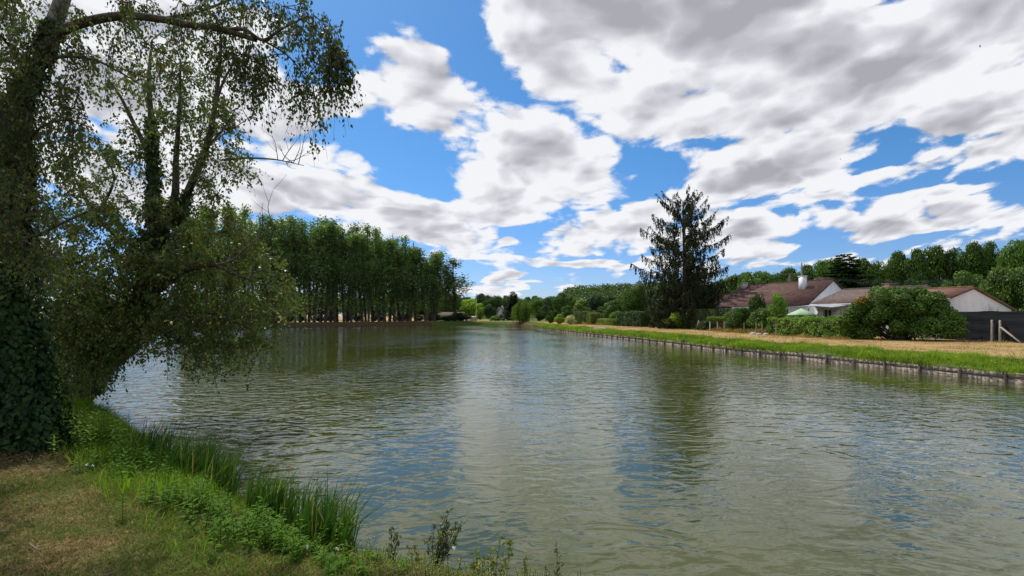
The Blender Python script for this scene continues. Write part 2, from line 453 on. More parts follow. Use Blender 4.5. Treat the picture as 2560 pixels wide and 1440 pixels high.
lawn = t.mix(t.mrange(nA, .42, .58), t.ramp(nB, [(.3, (.11, .075, .035)), (.7, (.30, .21, .10))]), t.ramp(nB, [(.3, (.04, .055, .015)), (.7, (.13, .15, .04))]))
gmask = t.math('ADD', asep.outputs[0], t.math('MULTIPLY', t.math('SUBTRACT', nA, .5), .9))
c1 = t.mix(t.mrange(gmask, .35, .65), straw, green)
c1 = t.mix(asep.outputs[2], c1, lawn)
c1 = t.mix(asep.outputs[1], c1, soil)
p = t.new('ShaderNodeBsdfPrincipled', {'Base Color': c1, 'Roughness': .95, 'Specular IOR Level': .1})
b = t.new('ShaderNodeBump', {'Height': nB, 'Strength': .8, 'Distance': .04})
t.l.new(b.outputs[0], p.inputs['Normal']); t.l.new(p.outputs[0], out.inputs[0])
M['ground'] = m
ground = gm.build('ground', M['ground'], smooth=True)
tag(ground, kind='structure')
DR = np.concatenate([DS, np.full(len(rings) - len(DS), 60.)])
cov = np.zeros((len(rings), n, 4)); cov[..., 3] = 1
for j, d in enumerate(DR):
    g = wr_ * np.interp(d, [-1, 3.0, 4.0, 5.2, 40], [1, 1, .55, .12, .12]) + wl_ * np.interp(d, [0, 1.6, 3, 15, 22], [.7, .8, .35, .3, .0]) + wn_ * .3
    cov[j, :, 0] = g
    q_ = rings[j]; far_g = np.clip((q_[:, 0] + 22) / 6, 0, 1) * np.clip((q_[:, 1] - 30) / 10, 0, 1) * (d > 15.5)
    cov[j, :, 0] = np.maximum(cov[j, :, 0], far_g * .95)
    cov[j, :, 1] = wn_ * np.interp(d, [0, .3, 1], [1, .7, 0]) + wr_ * np.interp(d, [0, .3], [1, 0]) + wl_ * np.interp(d, [0, .6, 1.4, 9, 14], [1, .8, .6, .5, 0]) * (SH[:, 1] < 128)
    cov[j, :, 2] = wn_ * np.interp(d, [0, 20, 40], [1, 1, 0])
ca = ground.data.color_attributes.new('cover', 'FLOAT_COLOR', 'POINT')
ca.data.foreach_set('color', cov.reshape(-1).astype(np.float32))

# water
m, t, out = mat('water')
co = t.new('ShaderNodeTexCoord').outputs['Object']
wco = t.new('ShaderNodeMapping', {0: co, 'Rotation': (0, 0, R(-12)), 'Scale': (.55, 1.0, 1)}).outputs[0]
h1 = t.noise(wco, 2.8, 1.5, .45, .9)
h2 = t.noise(wco, 6.0, 2, .5, .6)
h3 = t.noise(t.vmath('ADD', wco, (7, 3, 0)), 17.0, 2, .5, .2)
gust = t.mrange(t.noise(t.vmath('MULTIPLY', co, (.10, .05, 1)), 1.0, 3, .5), .40, .60, .35, 1.15)
hh = t.math('ADD', t.math('MULTIPLY', h1, .052), t.math('MULTIPLY', h2, .014))
hh = t.math('MULTIPLY', t.math('ADD', hh, t.math('MULTIPLY', h3, .0012)), gust)
b = t.new('ShaderNodeBump', {'Height': hh, 'Strength': 1.0, 'Distance': 1.0})
mur = t.mix(t.mrange(t.noise(co, .25, 4, .5), .35, .65), (.036, .045, .006), (.052, .060, .010))
p = t.new('ShaderNodeBsdfPrincipled', {'Base Color': mur, 'Roughness': .02, 'IOR': 1.45, 'Specular IOR Level': .9, 'Normal': b.outputs[0]})
t.l.new(p.outputs[0], out.inputs[0])
M['water'] = m
wm = MB()
WS = SH + NRM * .25
wm.add(np.column_stack([WS, np.zeros(n)]), [tuple(range(n))])
tag(wm.build('water', M['water']), kind='structure')

# ------------------------------------------------------------------ timber bank edging on the right
k0 = np.argmin((SH[:, 0] - 18.7) ** 2 + (SH[:, 1] - 12.5) ** 2)
k1 = np.argmin((SH[:, 0] - 4.6) ** 2 + (SH[:, 1] - 110) ** 2)
edge = SH[k0:k1]; el = np.concatenate(([0], np.cumsum(np.linalg.norm(np.diff(edge, axis=0), axis=1))))
ts = np.arange(0, el[-1], 1.5)
ep = np.stack([np.interp(ts, el, edge[:, 0]), np.interp(ts, el, edge[:, 1])], 1)
rev = tag(empty('timber_bank_edging', (ep[0][0], ep[0][1], 0)), 'low weathered timber edging of planks and posts along the right bank of the pond', 'bank edging')
off = -np.array([ep[0][0], ep[0][1], 0])
random.seed(3)
for i in range(len(ep) - 1):
    a, b_ = ep[i], ep[i + 1]; d = unit(b_ - a); nr = np.array((d[1], -d[0]))
    tilt = random.uniform(-.02, .02); top = .36 + random.uniform(-.035, .02)
    pm = MB()
    for z0, z1, jx in ((-.3, .155 + random.uniform(-.01, .01), .0), (.175, top, random.uniform(-.015, .015))):
        c = np.array([*(a + b_) / 2, (z0 + z1) / 2]) + np.array([*nr, 0]) * (jx + .01) + off
        # rough, slightly worn plank: a strip of short pieces with uneven top
        K = 6
        for k in range(K):
            f0, f1 = k / K, (k + 1) / K
            s0 = a + (b_ - a) * (f0 + .001); s1 = a + (b_ - a) * (f1 + .0005)
            w = random.uniform(-.012, .006) if z1 > .2 else 0
            cc = np.array([*(s0 + s1) / 2, (z0 + z1 + w) / 2 + tilt * (f0 - .5)]) + np.array([*nr, 0]) * (jx + .01) + off
            pm.obox(cc, ((*d, 0), (*nr, 0), (0, 0, 1)), (.75 / K, .025 + random.uniform(-.002, .002), (z1 - z0 + w) / 2))
    pm.build('plank_panel', M['plank'], rev)
    q = MB()
    pt = np.array([a[0] - nr[0] * .055, a[1] - nr[1] * .055, 0]) + off
    lean = np.array((random.uniform(-.02, .02), random.uniform(-.02, .02), 0))
    q.tube([pt + (0, 0, -.5), pt + (0, 0, .1), pt + lean + (0, 0, top + .02), pt + lean + (0, 0, top + .055)], [.05, .05, .048, .03], 8)
    q.build('post', M['post_wood'], rev, smooth=True)

# ------------------------------------------------------------------ grass
def blades(x, y, z, h, w, lean, g=rng, az=None):
    """curved blades of two quads each -> (2N,4,3), narrow at the tip"""
    nn = len(x); az = g.uniform(0, 2 * np.pi, nn) if az is None else az
    face = g.uniform(0, 2 * np.pi, nn)
    s = np.stack([np.cos(face), np.sin(face), np.zeros(nn)], 1) * (w / 2)[:, None]
    b0 = np.stack([x, y, z - .02], 1)
    d = np.stack([np.cos(az), np.sin(az), np.zeros(nn)], 1) * (lean * h)[:, None]
    m1 = b0 + d * .25 + np.stack([0 * x, 0 * x, h * .58], 1)
    tip = b0 + d + np.stack([0 * x, 0 * x, h * np.sqrt(np.clip(1 - lean ** 2 * .5, .2, 1))], 1)
    verts = np.stack([b0 - s, b0 + s, m1 + s * .8, m1 - s * .8, tip], 1)
    return verts
def blade_mesh(name, mat_, V, parent=None):
    mb = MB(); nn = len(V)
    mb.v.append(V.reshape(-1, 3)); base = np.arange(nn)[:, None] * 5
    mb.q.append(base + np.array([0, 1, 2, 3])); mb.q.append(base + np.array([3, 2, 4])); mb.nv = nn * 5
    return mb.build(name, mat_, parent)
def bank_points(nn, s0, s1, dfun, g=rng):
    """random points along the shore between outline indices s0..s1, dfun(n)->distance from the water"""
    k = g.uniform(s0, s1, nn); ki = np.clip(k.astype(int), 0, len(SH) - 1)
    d = dfun(nn)
    jit = g.normal(size=(nn, 2)) * .1
    p = SH[ki] + NRM[ki] * d[:, None] + jit
    return p[:, 0], p[:, 1], d
# right bank strip
ks = np.arange(k0 - 10, k1)
wgt = 1 / (SH[ks, 1] + 6); wgt /= wgt.sum()
NB = 190000
ki = rng.choice(ks, NB, p=wgt)
d = np.abs(rng.beta(1.0, 1.25, NB)) * 4.4 + .02
pp = SH[ki] + NRM[ki] * d[:, None] + rng.normal(size=(NB, 2)) * .15
clump = smooth_noise(pp[:, 0], pp[:, 1], .55, 5); c2 = smooth_noise(pp[:, 0], pp[:, 1], 1.9, 8)
keep = (rng.uniform(size=NB) < np.clip(1.1 + clump * 2.0 + c2 * .8 - np.clip(d - 2.9, 0, 2) * .9, .03, 1))
pp, d, clump, c2 = pp[keep], d[keep], clump[keep], c2[keep]
hgt = (.10 + .26 * np.clip(clump + .25, 0, 1) + .26 * np.clip(c2, 0, 1)) * rng.uniform(.6, 1.35, len(pp)) * np.where(pp[:, 1] > 40, 1.25, 1) * np.interp(d, [0, .4, 3, 4.4], [.8, 1.1, .9, .45])
wd = np.clip(.007 + pp[:, 1] * .00042, .01, .05)
zz_ = ground_z(pp[:, 0], pp[:, 1]); zz_ = np.maximum(zz_, .33)
V = blades(pp[:, 0], pp[:, 1], zz_, hgt, wd, rng.uniform(.1, .9, len(pp)))
tag(blade_mesh('bank_grass', M['grass_right'], V), 'bright green long grass on the right bank behind the timber edging', 'grass', kind='stuff')
# white umbels in the right bank grass
def flower_patch(cx, cy, r, nn, zr, name, label, mt, size=.05):
    mb = MB(); x = cx + rng.normal(size=nn) * r; y = cy + rng.normal(size=nn) * r * 1.6
    z = ground_z(x, y) + rng.uniform(*zr, nn)
    q = leaves(np.stack([x, y, z], 1), rdir(nn, .2) * (1, 1, .3), rdir(nn, 1.5), size * rng.uniform(.6, 1.3, nn), size * .8)
    mb.quads(q)
    return tag(mb.build(name, mt), label, 'flowers', kind='stuff')
flower_patch(11.4, 60, .9, 500, (.25, .55), 'white_flowers', 'patch of tiny white flowers in the long grass of the right bank', M['petal_white'], .07)

# near bank: dry lawn
def near_pts(nn, x0, x1, y0, y1, dmin, dmax, pow_=1.0):
    x = rng.uniform(x0, x1, nn); y = y0 + (y1 - y0) * rng.uniform(size=nn) ** pow_
    dd_ = shore_d(x, y); k = (dd_ > dmin) & (dd_ < dmax)
    return x[k], y[k], dd_[k]
def chunks(f, nn, *a):
    xs = [f(20000, *a) for _ in range(nn // 20000)]
    return [np.concatenate([q[i] for q in xs]) for i in range(3)]
def lawn_pts(nn):
    y = 2.7 + 7.5 * rng.uniform(size=nn) ** 1.5; x = y * rng.uniform(-1.35, .25, nn)
    dd_ = shore_d(x, y); k = (dd_ > .35) & (dd_ < 9)
    return x[k], y[k], dd_[k]
x, y, d = chunks(lawn_pts, 460000)
g1 = smooth_noise(x, y, 1.1, 2); g2 = smooth_noise(x, y, 3.7, 4)
gf = np.clip(.45 + g1 * .9 + g2 * .5 - np.clip(d - 1.2, 0, 2) * .12, .05, 1)
isg = rng.uniform(size=len(x)) < gf
M['straw_blade'] = leafmat('straw_blade', (.16, .105, .045), (.46, .33, .15), .2, .15, 1.2, ((.10, .12, .03), .25), rough=.7)
M['lawn_blade'] = leafmat('lawn_blade', (.055, .09, .016), (.18, .23, .04), .3, .2, 1.2, ((.25, .20, .07), .12), rough=.6)
for sel, nm, mt_, hh_, lb in ((~isg, 'dry_lawn', 'straw_blade', .035, 'short dry straw coloured lawn in the lower left corner'), (isg, 'lawn', 'lawn_blade', .045, 'short worn green lawn in the lower left corner')):
    xs, ys, ds = x[sel], y[sel], d[sel]
    hgt = hh_ * rng.uniform(.5, 1.8, len(xs)) * (1 + np.clip(1.6 - ds, 0, 1.2) * .9)
    V = blades(xs, ys, ground_z(xs, ys), hgt, rng.uniform(.004, .010, len(xs)), rng.uniform(.4, 1.35, len(xs)))
    tag(blade_mesh(nm, M[mt_], V), lb, 'grass', kind='stuff')
# taller fringe by the water
x, y, d = chunks(near_pts, 200000, -14, 4.5, 3.0, 15.5, -.05, 1.35, 1.0)
den_ = np.clip(1.0 - np.clip(d - .9, 0, 1) * 1.6, 0.1, 1) * np.where(x > .3, .55, 1)
k = rng.uniform(size=len(x)) < den_; x, y, d = x[k], y[k], d[k]
cl = smooth_noise(x, y, 1.4, 11)
hgt = (.10 + .12 * np.clip(cl + .35, 0, 1)) * rng.uniform(.5, 1.5, len(x)) * np.interp(x, [-14, -7, -3, 0, 3], [1.9, 1.7, 1.0, .75, .6])
V = blades(x, y, np.maximum(ground_z(x, y), -.02), hgt, rng.uniform(.005, .011, len(x)), rng.uniform(.15, 1.1, len(x)))
tag(blade_mesh('shore_grass', M['grass_green'], V), 'fresh green long grass fringing the near shore of the pond', 'grass', kind='stuff')

# iris / reed clumps standing in the water's edge
def iris_clump(px, py, w, hgt, nn, label):
    c = P(px, py, (H - .05) * F / (py - HY)); c[2] = 0
    r_ = empty('yellow_flag_clump', (c[0], c[1], 0))
    th = rng.uniform(0, 2 * np.pi, nn); rr = np.sqrt(rng.uniform(size=nn)) * w
    dirs = np.array((.78, -.62))
    a_ = rr * np.cos(th) * 1.35; b_ = rr * np.sin(th) * .55
    x = a_ * dirs[0] - b_ * dirs[1]; y = a_ * dirs[1] + b_ * dirs[0]
    h_ = hgt * rng.uniform(.4, 1.12, nn); az = rng.normal(.7, .9, nn)
    V = blades(x, y, np.zeros(nn) - .02, h_, rng.uniform(.012, .022, nn), np.abs(rng.normal(.28, .26, nn)), az=az)
    blade_mesh('blades', M['iris'], V, r_)
    return tag(r_, label, 'reeds', 'clumps of sword-leaved reeds along the near shore')
iris_clump(375, 1165, .42, .80, 420, 'sword-leaved reed clump on the near shore just below the ivy covered trunk')
iris_clump(470, 1205, .45, .84, 480, 'tall dark reed clump in the middle of the near shore reeds')
iris_clump(545, 1238, .30, .74, 260, 'short reed clump ending the leftmost reed bed')
iris_clump(655, 1290, .26, .68, 260, 'reed clump between the two leafy green weed patches')
iris_clump(710, 1310, .22, .60, 180, 'small reed clump just above the larger weed patch')
iris_clump(805, 1372, .34, .74, 460, 'dense fanned reed clump nearest the camera at the shore corner')
iris_clump(245, 1045, .40, .42, 160, 'dark reed clump under the leaning tree trunk')

# leafy weeds (nettle like) : pairs of pointed leaves up a stem
def weed_geo(h, nn, L, g, stem, leaf, base, lean):
    top = base + np.array([lean[0], lean[1], h])
    pts = np.linspace(0, 1, 5)[:, None] * (top - base) + base
    stem.tube(pts, np.linspace(.004, .002, 5), 4)
    tt = np.linspace(.2, 1, nn); c = base + (top - base) * tt[:, None]
    az = np.arange(nn) * 1.571 + g.uniform(0, 3)
    C = np.repeat(c, 2, 0); A = np.stack([az, az + np.pi], 1).ravel()
    ax = np.stack([np.cos(A), np.sin(A), g.uniform(-.35, .5, nn * 2)], 1)
    nr = np.stack([-np.cos(A) * .4, -np.sin(A) * .4, np.ones(nn * 2)], 1)
    sc = np.repeat(np.interp(tt, [.2, .6, 1], [.9, 1, .5]), 2) * L * g.uniform(.7, 1.2, nn * 2)
    leaf.quads(leaves(C, ax, nr, sc, sc * .42, .38))
def weed_patch(pxpy, nn, h, label, name='weed_patch', L=.085, mt='nettle', spread=.35):
    (px, py) = pxpy; c = P(px, py, (H - .25) * F / (py - HY))
    st, lf = MB(), MB()
    for _ in range(nn):
        x = rng.normal() * spread; y = rng.normal() * spread * .6
        X = c[0] + x * .8 + y * .5; Y_ = c[1] - x * .62 + y * .7
        z = float(ground_z([X], [Y_])[0])
        if z < -.05: continue
        weed_geo(h * rng.uniform(.6, 1.15), 9, L, rng, st, lf, np.array([X - c[0], Y_ - c[1], max(z, 0)]), rng.normal(size=2) * .05)
    r_ = tag(empty(name, (c[0], c[1], 0)), label, 'plants', kind='stuff')
    st.build('stems', M['nettle'], r_, loc=(0, 0, 0)); lf.build('leaves', M[mt], r_)
    for ch in r_.children: ch['kind'] = 'stuff'
    return r_
weed_patch((480, 1285), 42, .32, 'leafy green weeds behind the middle reed clump')
weed_patch((650, 1360), 60, .34, 'large bright leafy weed patch on the near shore left of the fanned reeds', spread=.38)
weed_patch((850, 1405), 26, .20, 'low leafy weeds at the foot of the fanned reeds', spread=.3)
weed_patch((240, 1130), 100, .55, 'tall yellow green weeds beside the ivy covered trunk', L=.09, spread=.45, mt='grass_green')
weed_patch((330, 1190), 60, .35, 'low dark weeds between the trunk and the first reeds', spread=.4)

# saplings rising from the edge of the water
def sapling(px, py, hgt, lean, nb, label, name='willow_sapling', mt='willow_shoot', L=.05, cat='shrub'):
    c = P(px, py, (H - .1) * F / (py - HY)); z = max(float(ground_z([c[0]], [c[1]])[0]), -.02)
    r_ = tag(empty(name, (c[0], c[1], z)), label, cat, 'saplings on the near shore')
    st, lf = MB(), MB()
    for i in range(nb):
        a = rng.uniform(0, 6.28); hh_ = hgt * (1 if i == 0 else rng.uniform(.45, .9))
        top = np.array([lean[0] * hh_ + (0 if i == 0 else math.cos(a) * .24 * hgt), lean[1] * hh_ + math.sin(a) * .1 * hgt, hh_])
        tt = np.linspace(0, 1, 8)[:, None]
        pts = tt * top + (tt * (1 - tt)) * np.array([math.cos(a), math.sin(a), 0]) * .15 * hgt
        st.tube(pts, np.linspace(.006, .0015, 8) * hgt / .6, 5)
        m_ = int(hh_ / .009)
        t2 = rng.uniform(.15, 1, m_)
        cc = np.stack([np.interp(t2, tt[:, 0], pts[:, k]) for k in range(3)], 1)
        # side twigs: leaves set off from the stem
        offv = rdir(m_, .4) * rng.uniform(0, .09, m_)[:, None] * (1.2 - t2)[:, None]
        sc = L * rng.uniform(.6, 1.2, m_)
        lf.quads(leaves(cc + offv, rdir(m_, .5), rdir(m_, .5), sc, sc * .40))
    st.build('stem', M['twig'], r_); lf.build('leaves', M[mt], r_)
    return r_
sapling(1085, 1395, .60, (.26, .0), 12, 'largest leafy willow shoot rising over the water at the bottom edge')
sapling(1240, 1440, .42, (.12, 0), 4, 'slender shoot with yellowing leaves right of the largest willow shoot', mt='shrub_olive')
sapling(975, 1405, .36, (.0, 0), 4, 'short willow shoot left of the largest one', mt='willow_shoot')
sapling(1195, 1452, .30, (-.05, 0), 4, 'low olive shoot at the bottom edge between two taller shoots', mt='shrub_olive')
sapling(1385, 1475, .40, (.05, 0), 3, 'rightmost thin shoot at the bottom edge of the water', mt='willow_shoot', L=.04)
sapling(1310, 1465, .26, (.05, 0), 3, 'small bushy shoot second from the right at the bottom edge', mt='shrub_olive', L=.04)
sapling(1040, 1430, .28, (-.05, 0), 4, 'small olive shoot in front of the largest willow shoot', mt='shrub_olive')
# olive herbs mat along the bottom edge
st, lf = MB(), MB()
for _ in range(260):
    x = rng.uniform(-1.6, .9); y = 3.55 + rng.uniform(0, .9) - x * .22
    if float(shore_d(np.array([x]), np.array([y]))[0]) < -.02: continue
    weed_geo(rng.uniform(.08, .2), 7, .028, rng, st, lf, np.array([x, y, max(float(ground_z([x], [y])[0]), 0)]), rng.normal(size=2) * .04)
hb = tag(empty('bank_herbs', (0, 0, 0)), 'low olive green herbs along the bottom edge beside the water', 'plants', kind='stuff')
for q, nm in ((st, 'stems'), (lf, 'leaves')): q.build(nm, M['shrub_olive'], hb)['kind'] = 'stuff'
def blossoms(lst, name, label, mt, r=.012, nn=10):
    mb = MB()
    for px, py, z in lst:
        Y_ = (H - z) * F / (py - HY); c = P(px, py, Y_)
        mb.quads(leaves(np.repeat(c[None], nn, 0), rdir(nn, .2), rdir(nn, 1), r, r * .7))
    return tag(mb.build(name, mt), label, 'flowers', kind='stuff')
blossoms([(768, 1368, .35), (843, 1372, .3), (217, 1162, .5), (231, 1164, .5), (247, 1030, .6), (1135, 1370, .3), (880, 1395, .2)], 'white_blossoms', 'scattered small white blossoms in the near shore weeds', M['petal_white'], .022, 12)
blossoms([(330, 1306, .6), (1148, 1400, .15), (1140, 1432, .15), (1095, 1428, .15), (1260, 1425, .15), (1235, 1432, .12), (315, 1330, .6)], 'yellow_blossoms', 'scattered tiny yellow blossoms in the near lawn and herbs', M['petal_yellow'], .013, 10)
# fallen sticks on the lawn
def stick(pts, label):
    W = [P(px, py, (H - .66) * F / (py - HY)) for px, py in pts]
    W = [np.array([w[0], w[1], float(ground_z([w[0]], [w[1]])[0]) + .035 + .01 * (i % 2)]) for i, w in enumerate(W)]
    c = W[0]; mb = MB()
    mb.tube(spline([w - c for w in W], 5), np.linspace(.007, .004, (len(W) - 1) * 5 + 1), 6)
    return tag(mb.build('fallen_stick', M['dead_twig'], smooth=True, loc=c), label, 'stick')
stick([(75, 1320), (85, 1332), (100, 1336), (122, 1334)], 'short curved pale stick lying on the lawn near the left edge')
stick([(135, 1428), (160, 1418), (190, 1402), (230, 1396), (292, 1376)], 'long thin pale stick lying on the lawn at the bottom left')
stick([(64, 1106), (75, 1120), (84, 1098)], 'forked dry stick at the foot of the ivy covered trunk')

# broadleaved weeds breaking up the right bank verge and hanging over the timbers
st, lf = MB(), MB()
kk = rng.choice(ks, 900, p=wgt)
for i, k_ in enumerate(kk):
    d_ = rng.uniform(.02, 3.6) if i % 3 else rng.uniform(-.02, .2)
    p_ = SH[k_] + NRM[k_] * d_; z_ = max(float(ground_z([p_[0]], [p_[1]])[0]), .33)
    big_ = 1 + p_[1] / 60
    weed_geo(rng.uniform(.18, .55), 7, rng.uniform(.07, .12) * big_, rng, st, lf, np.array([p_[0], p_[1], z_]), rng.normal(size=2) * .12 - NRM[k_] * (.15 if not i % 3 else 0))
vw = tag(empty('verge_weeds', (0, 0, 0)), 'taller leafy weeds scattered through the green verge of the right bank', 'weeds', kind='stuff')
M['verge_weed'] = leafmat('verge_weed', (.05, .11, .012), (.20, .30, .03), .40, .1, .8, ((.45, .38, .12), .08), rough=.6)
for q, nm in ((st, 'stems'), (lf, 'leaves')): q.build(nm, M['verge_weed'], vw)['kind'] = 'stuff'

# ------------------------------------------------------------------ tree prototypes (metres, base at the origin)
def crown_leaves(mb, g, lobes, nl, leaf, flat=.0, aspect=.75):
    lobes = np.array(lobes); w = lobes[:, 3] ** 2; w /= w.sum()
    k = g.choice(len(lobes), nl, p=w)
    d = rdir(nl, .22, g); r = lobes[k, 3] * g.uniform(.55, 1.06, nl) ** .6
    c = lobes[k, :3] + d * r[:, None] * np.array((1, 1, .82))
    nr = unit(d + rdir(nl, .35, g) * .9)
    ax = unit(np.cross(nr, rdir(nl, 0, g))) + np.array((0, 0, -.25))
    s = leaf * g.uniform(.55, 1.35, nl)
    mb.quads(leaves(c, ax, nr, s, s * aspect, .5))
def make_broad(seed, Ht, W, base, nlobes, nl, leaf, lobe_r=(.16, .27), top=.5):
    """broadleaf crown: lobes spread through an uneven egg, limbs reaching each of them"""
    g = np.random.default_rng(seed); tr = MB(); cr = MB(); lobes = []
    ch = Ht - base
    for i in range(nlobes):
        u = g.uniform(-.95, 1) ; th = g.uniform(0, 6.283); rr = g.uniform(.25, 1) ** .6
        prof = math.sqrt(max(0, 1 - abs(u) ** (2.2 if u > 0 else 3.0)))
        lr = g.uniform(*lobe_r) * W * (1 - .25 * abs(u))
        R_ = (W / 2 - lr * .8) * prof * rr * g.uniform(.85, 1.15)
        z = base + ch * (.5 + u * .5) - (lr * .75 if u > 0 else -lr * .5) * abs(u)
        lobes.append((math.cos(th) * R_, math.sin(th) * R_, z, lr))
    crown_leaves(cr, g, lobes, nl, leaf)
    lean = g.normal(size=2) * .02 * Ht
    tp = np.array([(0, 0, -.3), (lean[0] * .2, lean[1] * .2, base * .5), (lean[0] * .5, lean[1] * .5, base), (lean[0], lean[1], base + ch * .55)])
    tr.tube(spline(tp, 4), np.linspace(.035 * Ht, .010 * Ht, 13), 8)
    for lx, ly, lz, lr in lobes:
        z0 = min(base + ch * .5, max(base * .7, lz - ch * .3)); f = z0 / (base + ch * .55)
        s0 = np.array((lean[0] * f, lean[1] * f, z0)); e = np.array((lx, ly, lz)); md = (s0 + e) / 2 + (0, 0, -.05 * W) + g.normal(size=3) * .03 * W
        tr.tube(spline([s0, md, e], 3), np.linspace(.011 * Ht, .003 * Ht, 7), 5)
    return tr, cr
def make_poplar(seed, Ht=22., W=6.0):
    g = np.random.default_rng(seed); tr = MB(); cr = MB()
    lean = g.normal(size=2) * .5
    f = np.linspace(0, 1, 9)
    tp = np.stack([lean[0] * f + .15 * np.sin(f * 7 + seed), lean[1] * f, f * Ht * .97 - .3], 1)
    tr.tube(tp, .20 * (1 - f) ** .8 + .025, 8)
    if seed % 2:      # forked stem
        s0 = np.array((lean[0] * .25, lean[1] * .25, Ht * .25)); e = np.array((g.normal() * 1.4, g.normal() * 1.4, Ht * .8))
        tr.tube(spline([s0, (s0 + e) / 2 + np.array((e[0], e[1], 0)) * .35, e], 4), np.linspace(.12, .03, 9), 6)
    C = []; S = []
    for i in range(46):
        z0 = Ht * g.uniform(.20, .90) ; a = g.uniform(0, 6.283)
        fz = z0 / Ht
        L = (Ht * .34) * (1.08 - fz) * g.uniform(.7, 1.15); out = g.uniform(.22, .42) * (1.25 if fz < .45 else 1)
        s0 = np.array((np.interp(fz, f, tp[:, 0]), np.interp(fz, f, tp[:, 1]), z0))
        dir_ = np.array((math.cos(a) * out, math.sin(a) * out, 1.0)); dir_ /= np.linalg.norm(dir_)
        md = s0 + dir_ * L * .5 + np.array((math.cos(a), math.sin(a), -.3)) * L * .09
        e = s0 + dir_ * L; e[2] = min(e[2], Ht * g.uniform(.96, 1.02))
        path = spline([s0, md, e], 5)
        tr.tube(path, np.linspace(.055 * (1.1 - fz), .015, len(path)), 4)
        dens = np.interp(fz, [.2, .35, .5, .65, .9], [.32, .48, .75, 1.05, 1.25])
        m_ = int(150 * dens * L / 6)
        t_ = g.beta(2.2, 1.2, m_); c = np.stack([np.interp(t_, np.linspace(0, 1, len(path)), path[:, k]) for k in range(3)], 1)
        c = c + rdir(m_, .15, g) * (g.uniform(.05, 1, m_) ** .7 * np.interp(fz, [.2, .8], [.75, .95]))[:, None]
        C.append(c)
    m_ = 420; zt = g.uniform(.12, .42, m_); C.append(np.stack([np.interp(zt, f, tp[:, 0]), np.interp(zt, f, tp[:, 1]), zt * Ht], 1) + rdir(m_, 0, g) * g.uniform(.2, 1.3, m_)[:, None])
    C = np.concatenate(C); m_ = len(C)
    s = .30 * g.uniform(.6, 1.3, m_)
    cr.quads(leaves(C, rdir(m_, .5, g), rdir(m_, .6, g), s, s * .8, .5))
    return tr, cr
def make_conifer(seed, Ht=12., W=7.0, base=.6, droop=.15, nl=9000, leaf=.34, power=.85):
    g = np.random.default_rng(seed); tr = MB(); cr = MB()
    tr.tube([(0, 0, -.3), (0, 0, Ht * .5), (0, 0, Ht)], [.02 * Ht, .012 * Ht, .01], 7)
    C = []; A = []
    nb = 110
    for i in range(nb):
        u = (i + g.uniform()) / nb; z = base + (Ht - base) * u ** .9
        a = i * 2.4 + g.uniform(-.4, .4); L = W / 2 * (1 - u) ** power * g.uniform(.75, 1.12) + .12
        d = np.array((math.cos(a), math.sin(a), 0))
        tt = np.linspace(0, 1, 6)[:, None]
        pts = np.array((0, 0, z)) + d * L * tt + np.array((0, 0, 1)) * (-droop * L * tt + .12 * L * tt ** 2.5 + .10 * L * (1 - u) * 0)
        tr.tube(pts, np.linspace(.05 * (1 - u) + .015, .01, 6), 4)
        m_ = int(nl / nb * (L / (W / 2)) * 2.0) + 8
        t_ = g.uniform(.12, 1, m_) ** .7; c = np.stack([np.interp(t_, tt[:, 0], pts[:, k]) for k in range(3)], 1)
        sd = np.array((-d[1], d[0], 0)); wv_ = g.uniform(-1, 1, m_) * (1.05 - t_) * L * .34
        C.append(c + sd * wv_[:, None] + np.stack([0 * wv_, 0 * wv_, -g.uniform(0, .1, m_) * L * .5 - np.abs(wv_) * .15], 1)); A.append(d + sd * np.sign(wv_)[:, None] * .7 + (0, 0, -.25))
    C = np.concatenate(C); A = np.concatenate(A); m_ = len(C); s = leaf * g.uniform(.6, 1.3, m_)
    cr.quads(leaves(C, A + rdir(m_, 0, g) * .3, rdir(m_, 1.5, g), s, s * .42, .45))
    return tr, cr
PROTO = {}
def proto(key, trcr, Ht, W):
    tr, cr = trcr
    PROTO[key] = (tr.mesh('trunk'), cr.mesh('crown'), Ht, W)
    PROTO[key][0].materials.append(M['bark']); PROTO[key][1].materials.append(M['foliage'])
    PROTO[key][0].polygons.foreach_set('use_smooth', np.ones(len(PROTO[key][0].polygons), bool))
for i in range(4):
    proto('oak%d' % i, make_broad(20 + i, 12, 11, 2.6, 30, 9000, .42), 12, 11)
for i in range(2):
    proto('low%d' % i, make_broad(40 + i, 8, 7.5, .9, 26, 7000, .34), 8, 7.5)
for i in range(2):
    proto('bush%d' % i, make_broad(60 + i, 3, 3.2, .15, 22, 6500, .17, (.17, .26)), 3, 3.2)
proto('shrub', make_broad(66, 3, 3.2, .1, 24, 14000, .10, (.14, .22)), 3, 3.2)
for i in range(4):
    proto('pop%d' % i, make_poplar(80 + i), 22, 6)
proto('cedar', make_conifer(90, 12.5, 10.5, .8, .12, 42000, .46, .62), 12.5, 9)
proto('fir', make_conifer(91, 12, 6.0, .4, .22, 11000, .30), 12, 6)
def tree(key, x, y, Ht, W, color, label, cat='tree', group=None, name='broadleaf_tree', z=None, rz=None):
    trm, crm, h0, w0 = PROTO[key]
    z = float(ground_z([x], [y])[0]) - .05 if z is None else z
    r_ = empty(name, (x, y, z), random.uniform(0, 6.28) if rz is None else rz)
    r_.scale = (W / w0, W / w0, Ht / h0)
    for nm, me in (('trunk', trm), ('crown', crm)):
        o = bpy.data.objects.new(nm, me); COL.objects.link(o); o.parent = r_
        if nm == 'crown': o.color = (*color, 1)
    return tag(r_, label, cat, group)
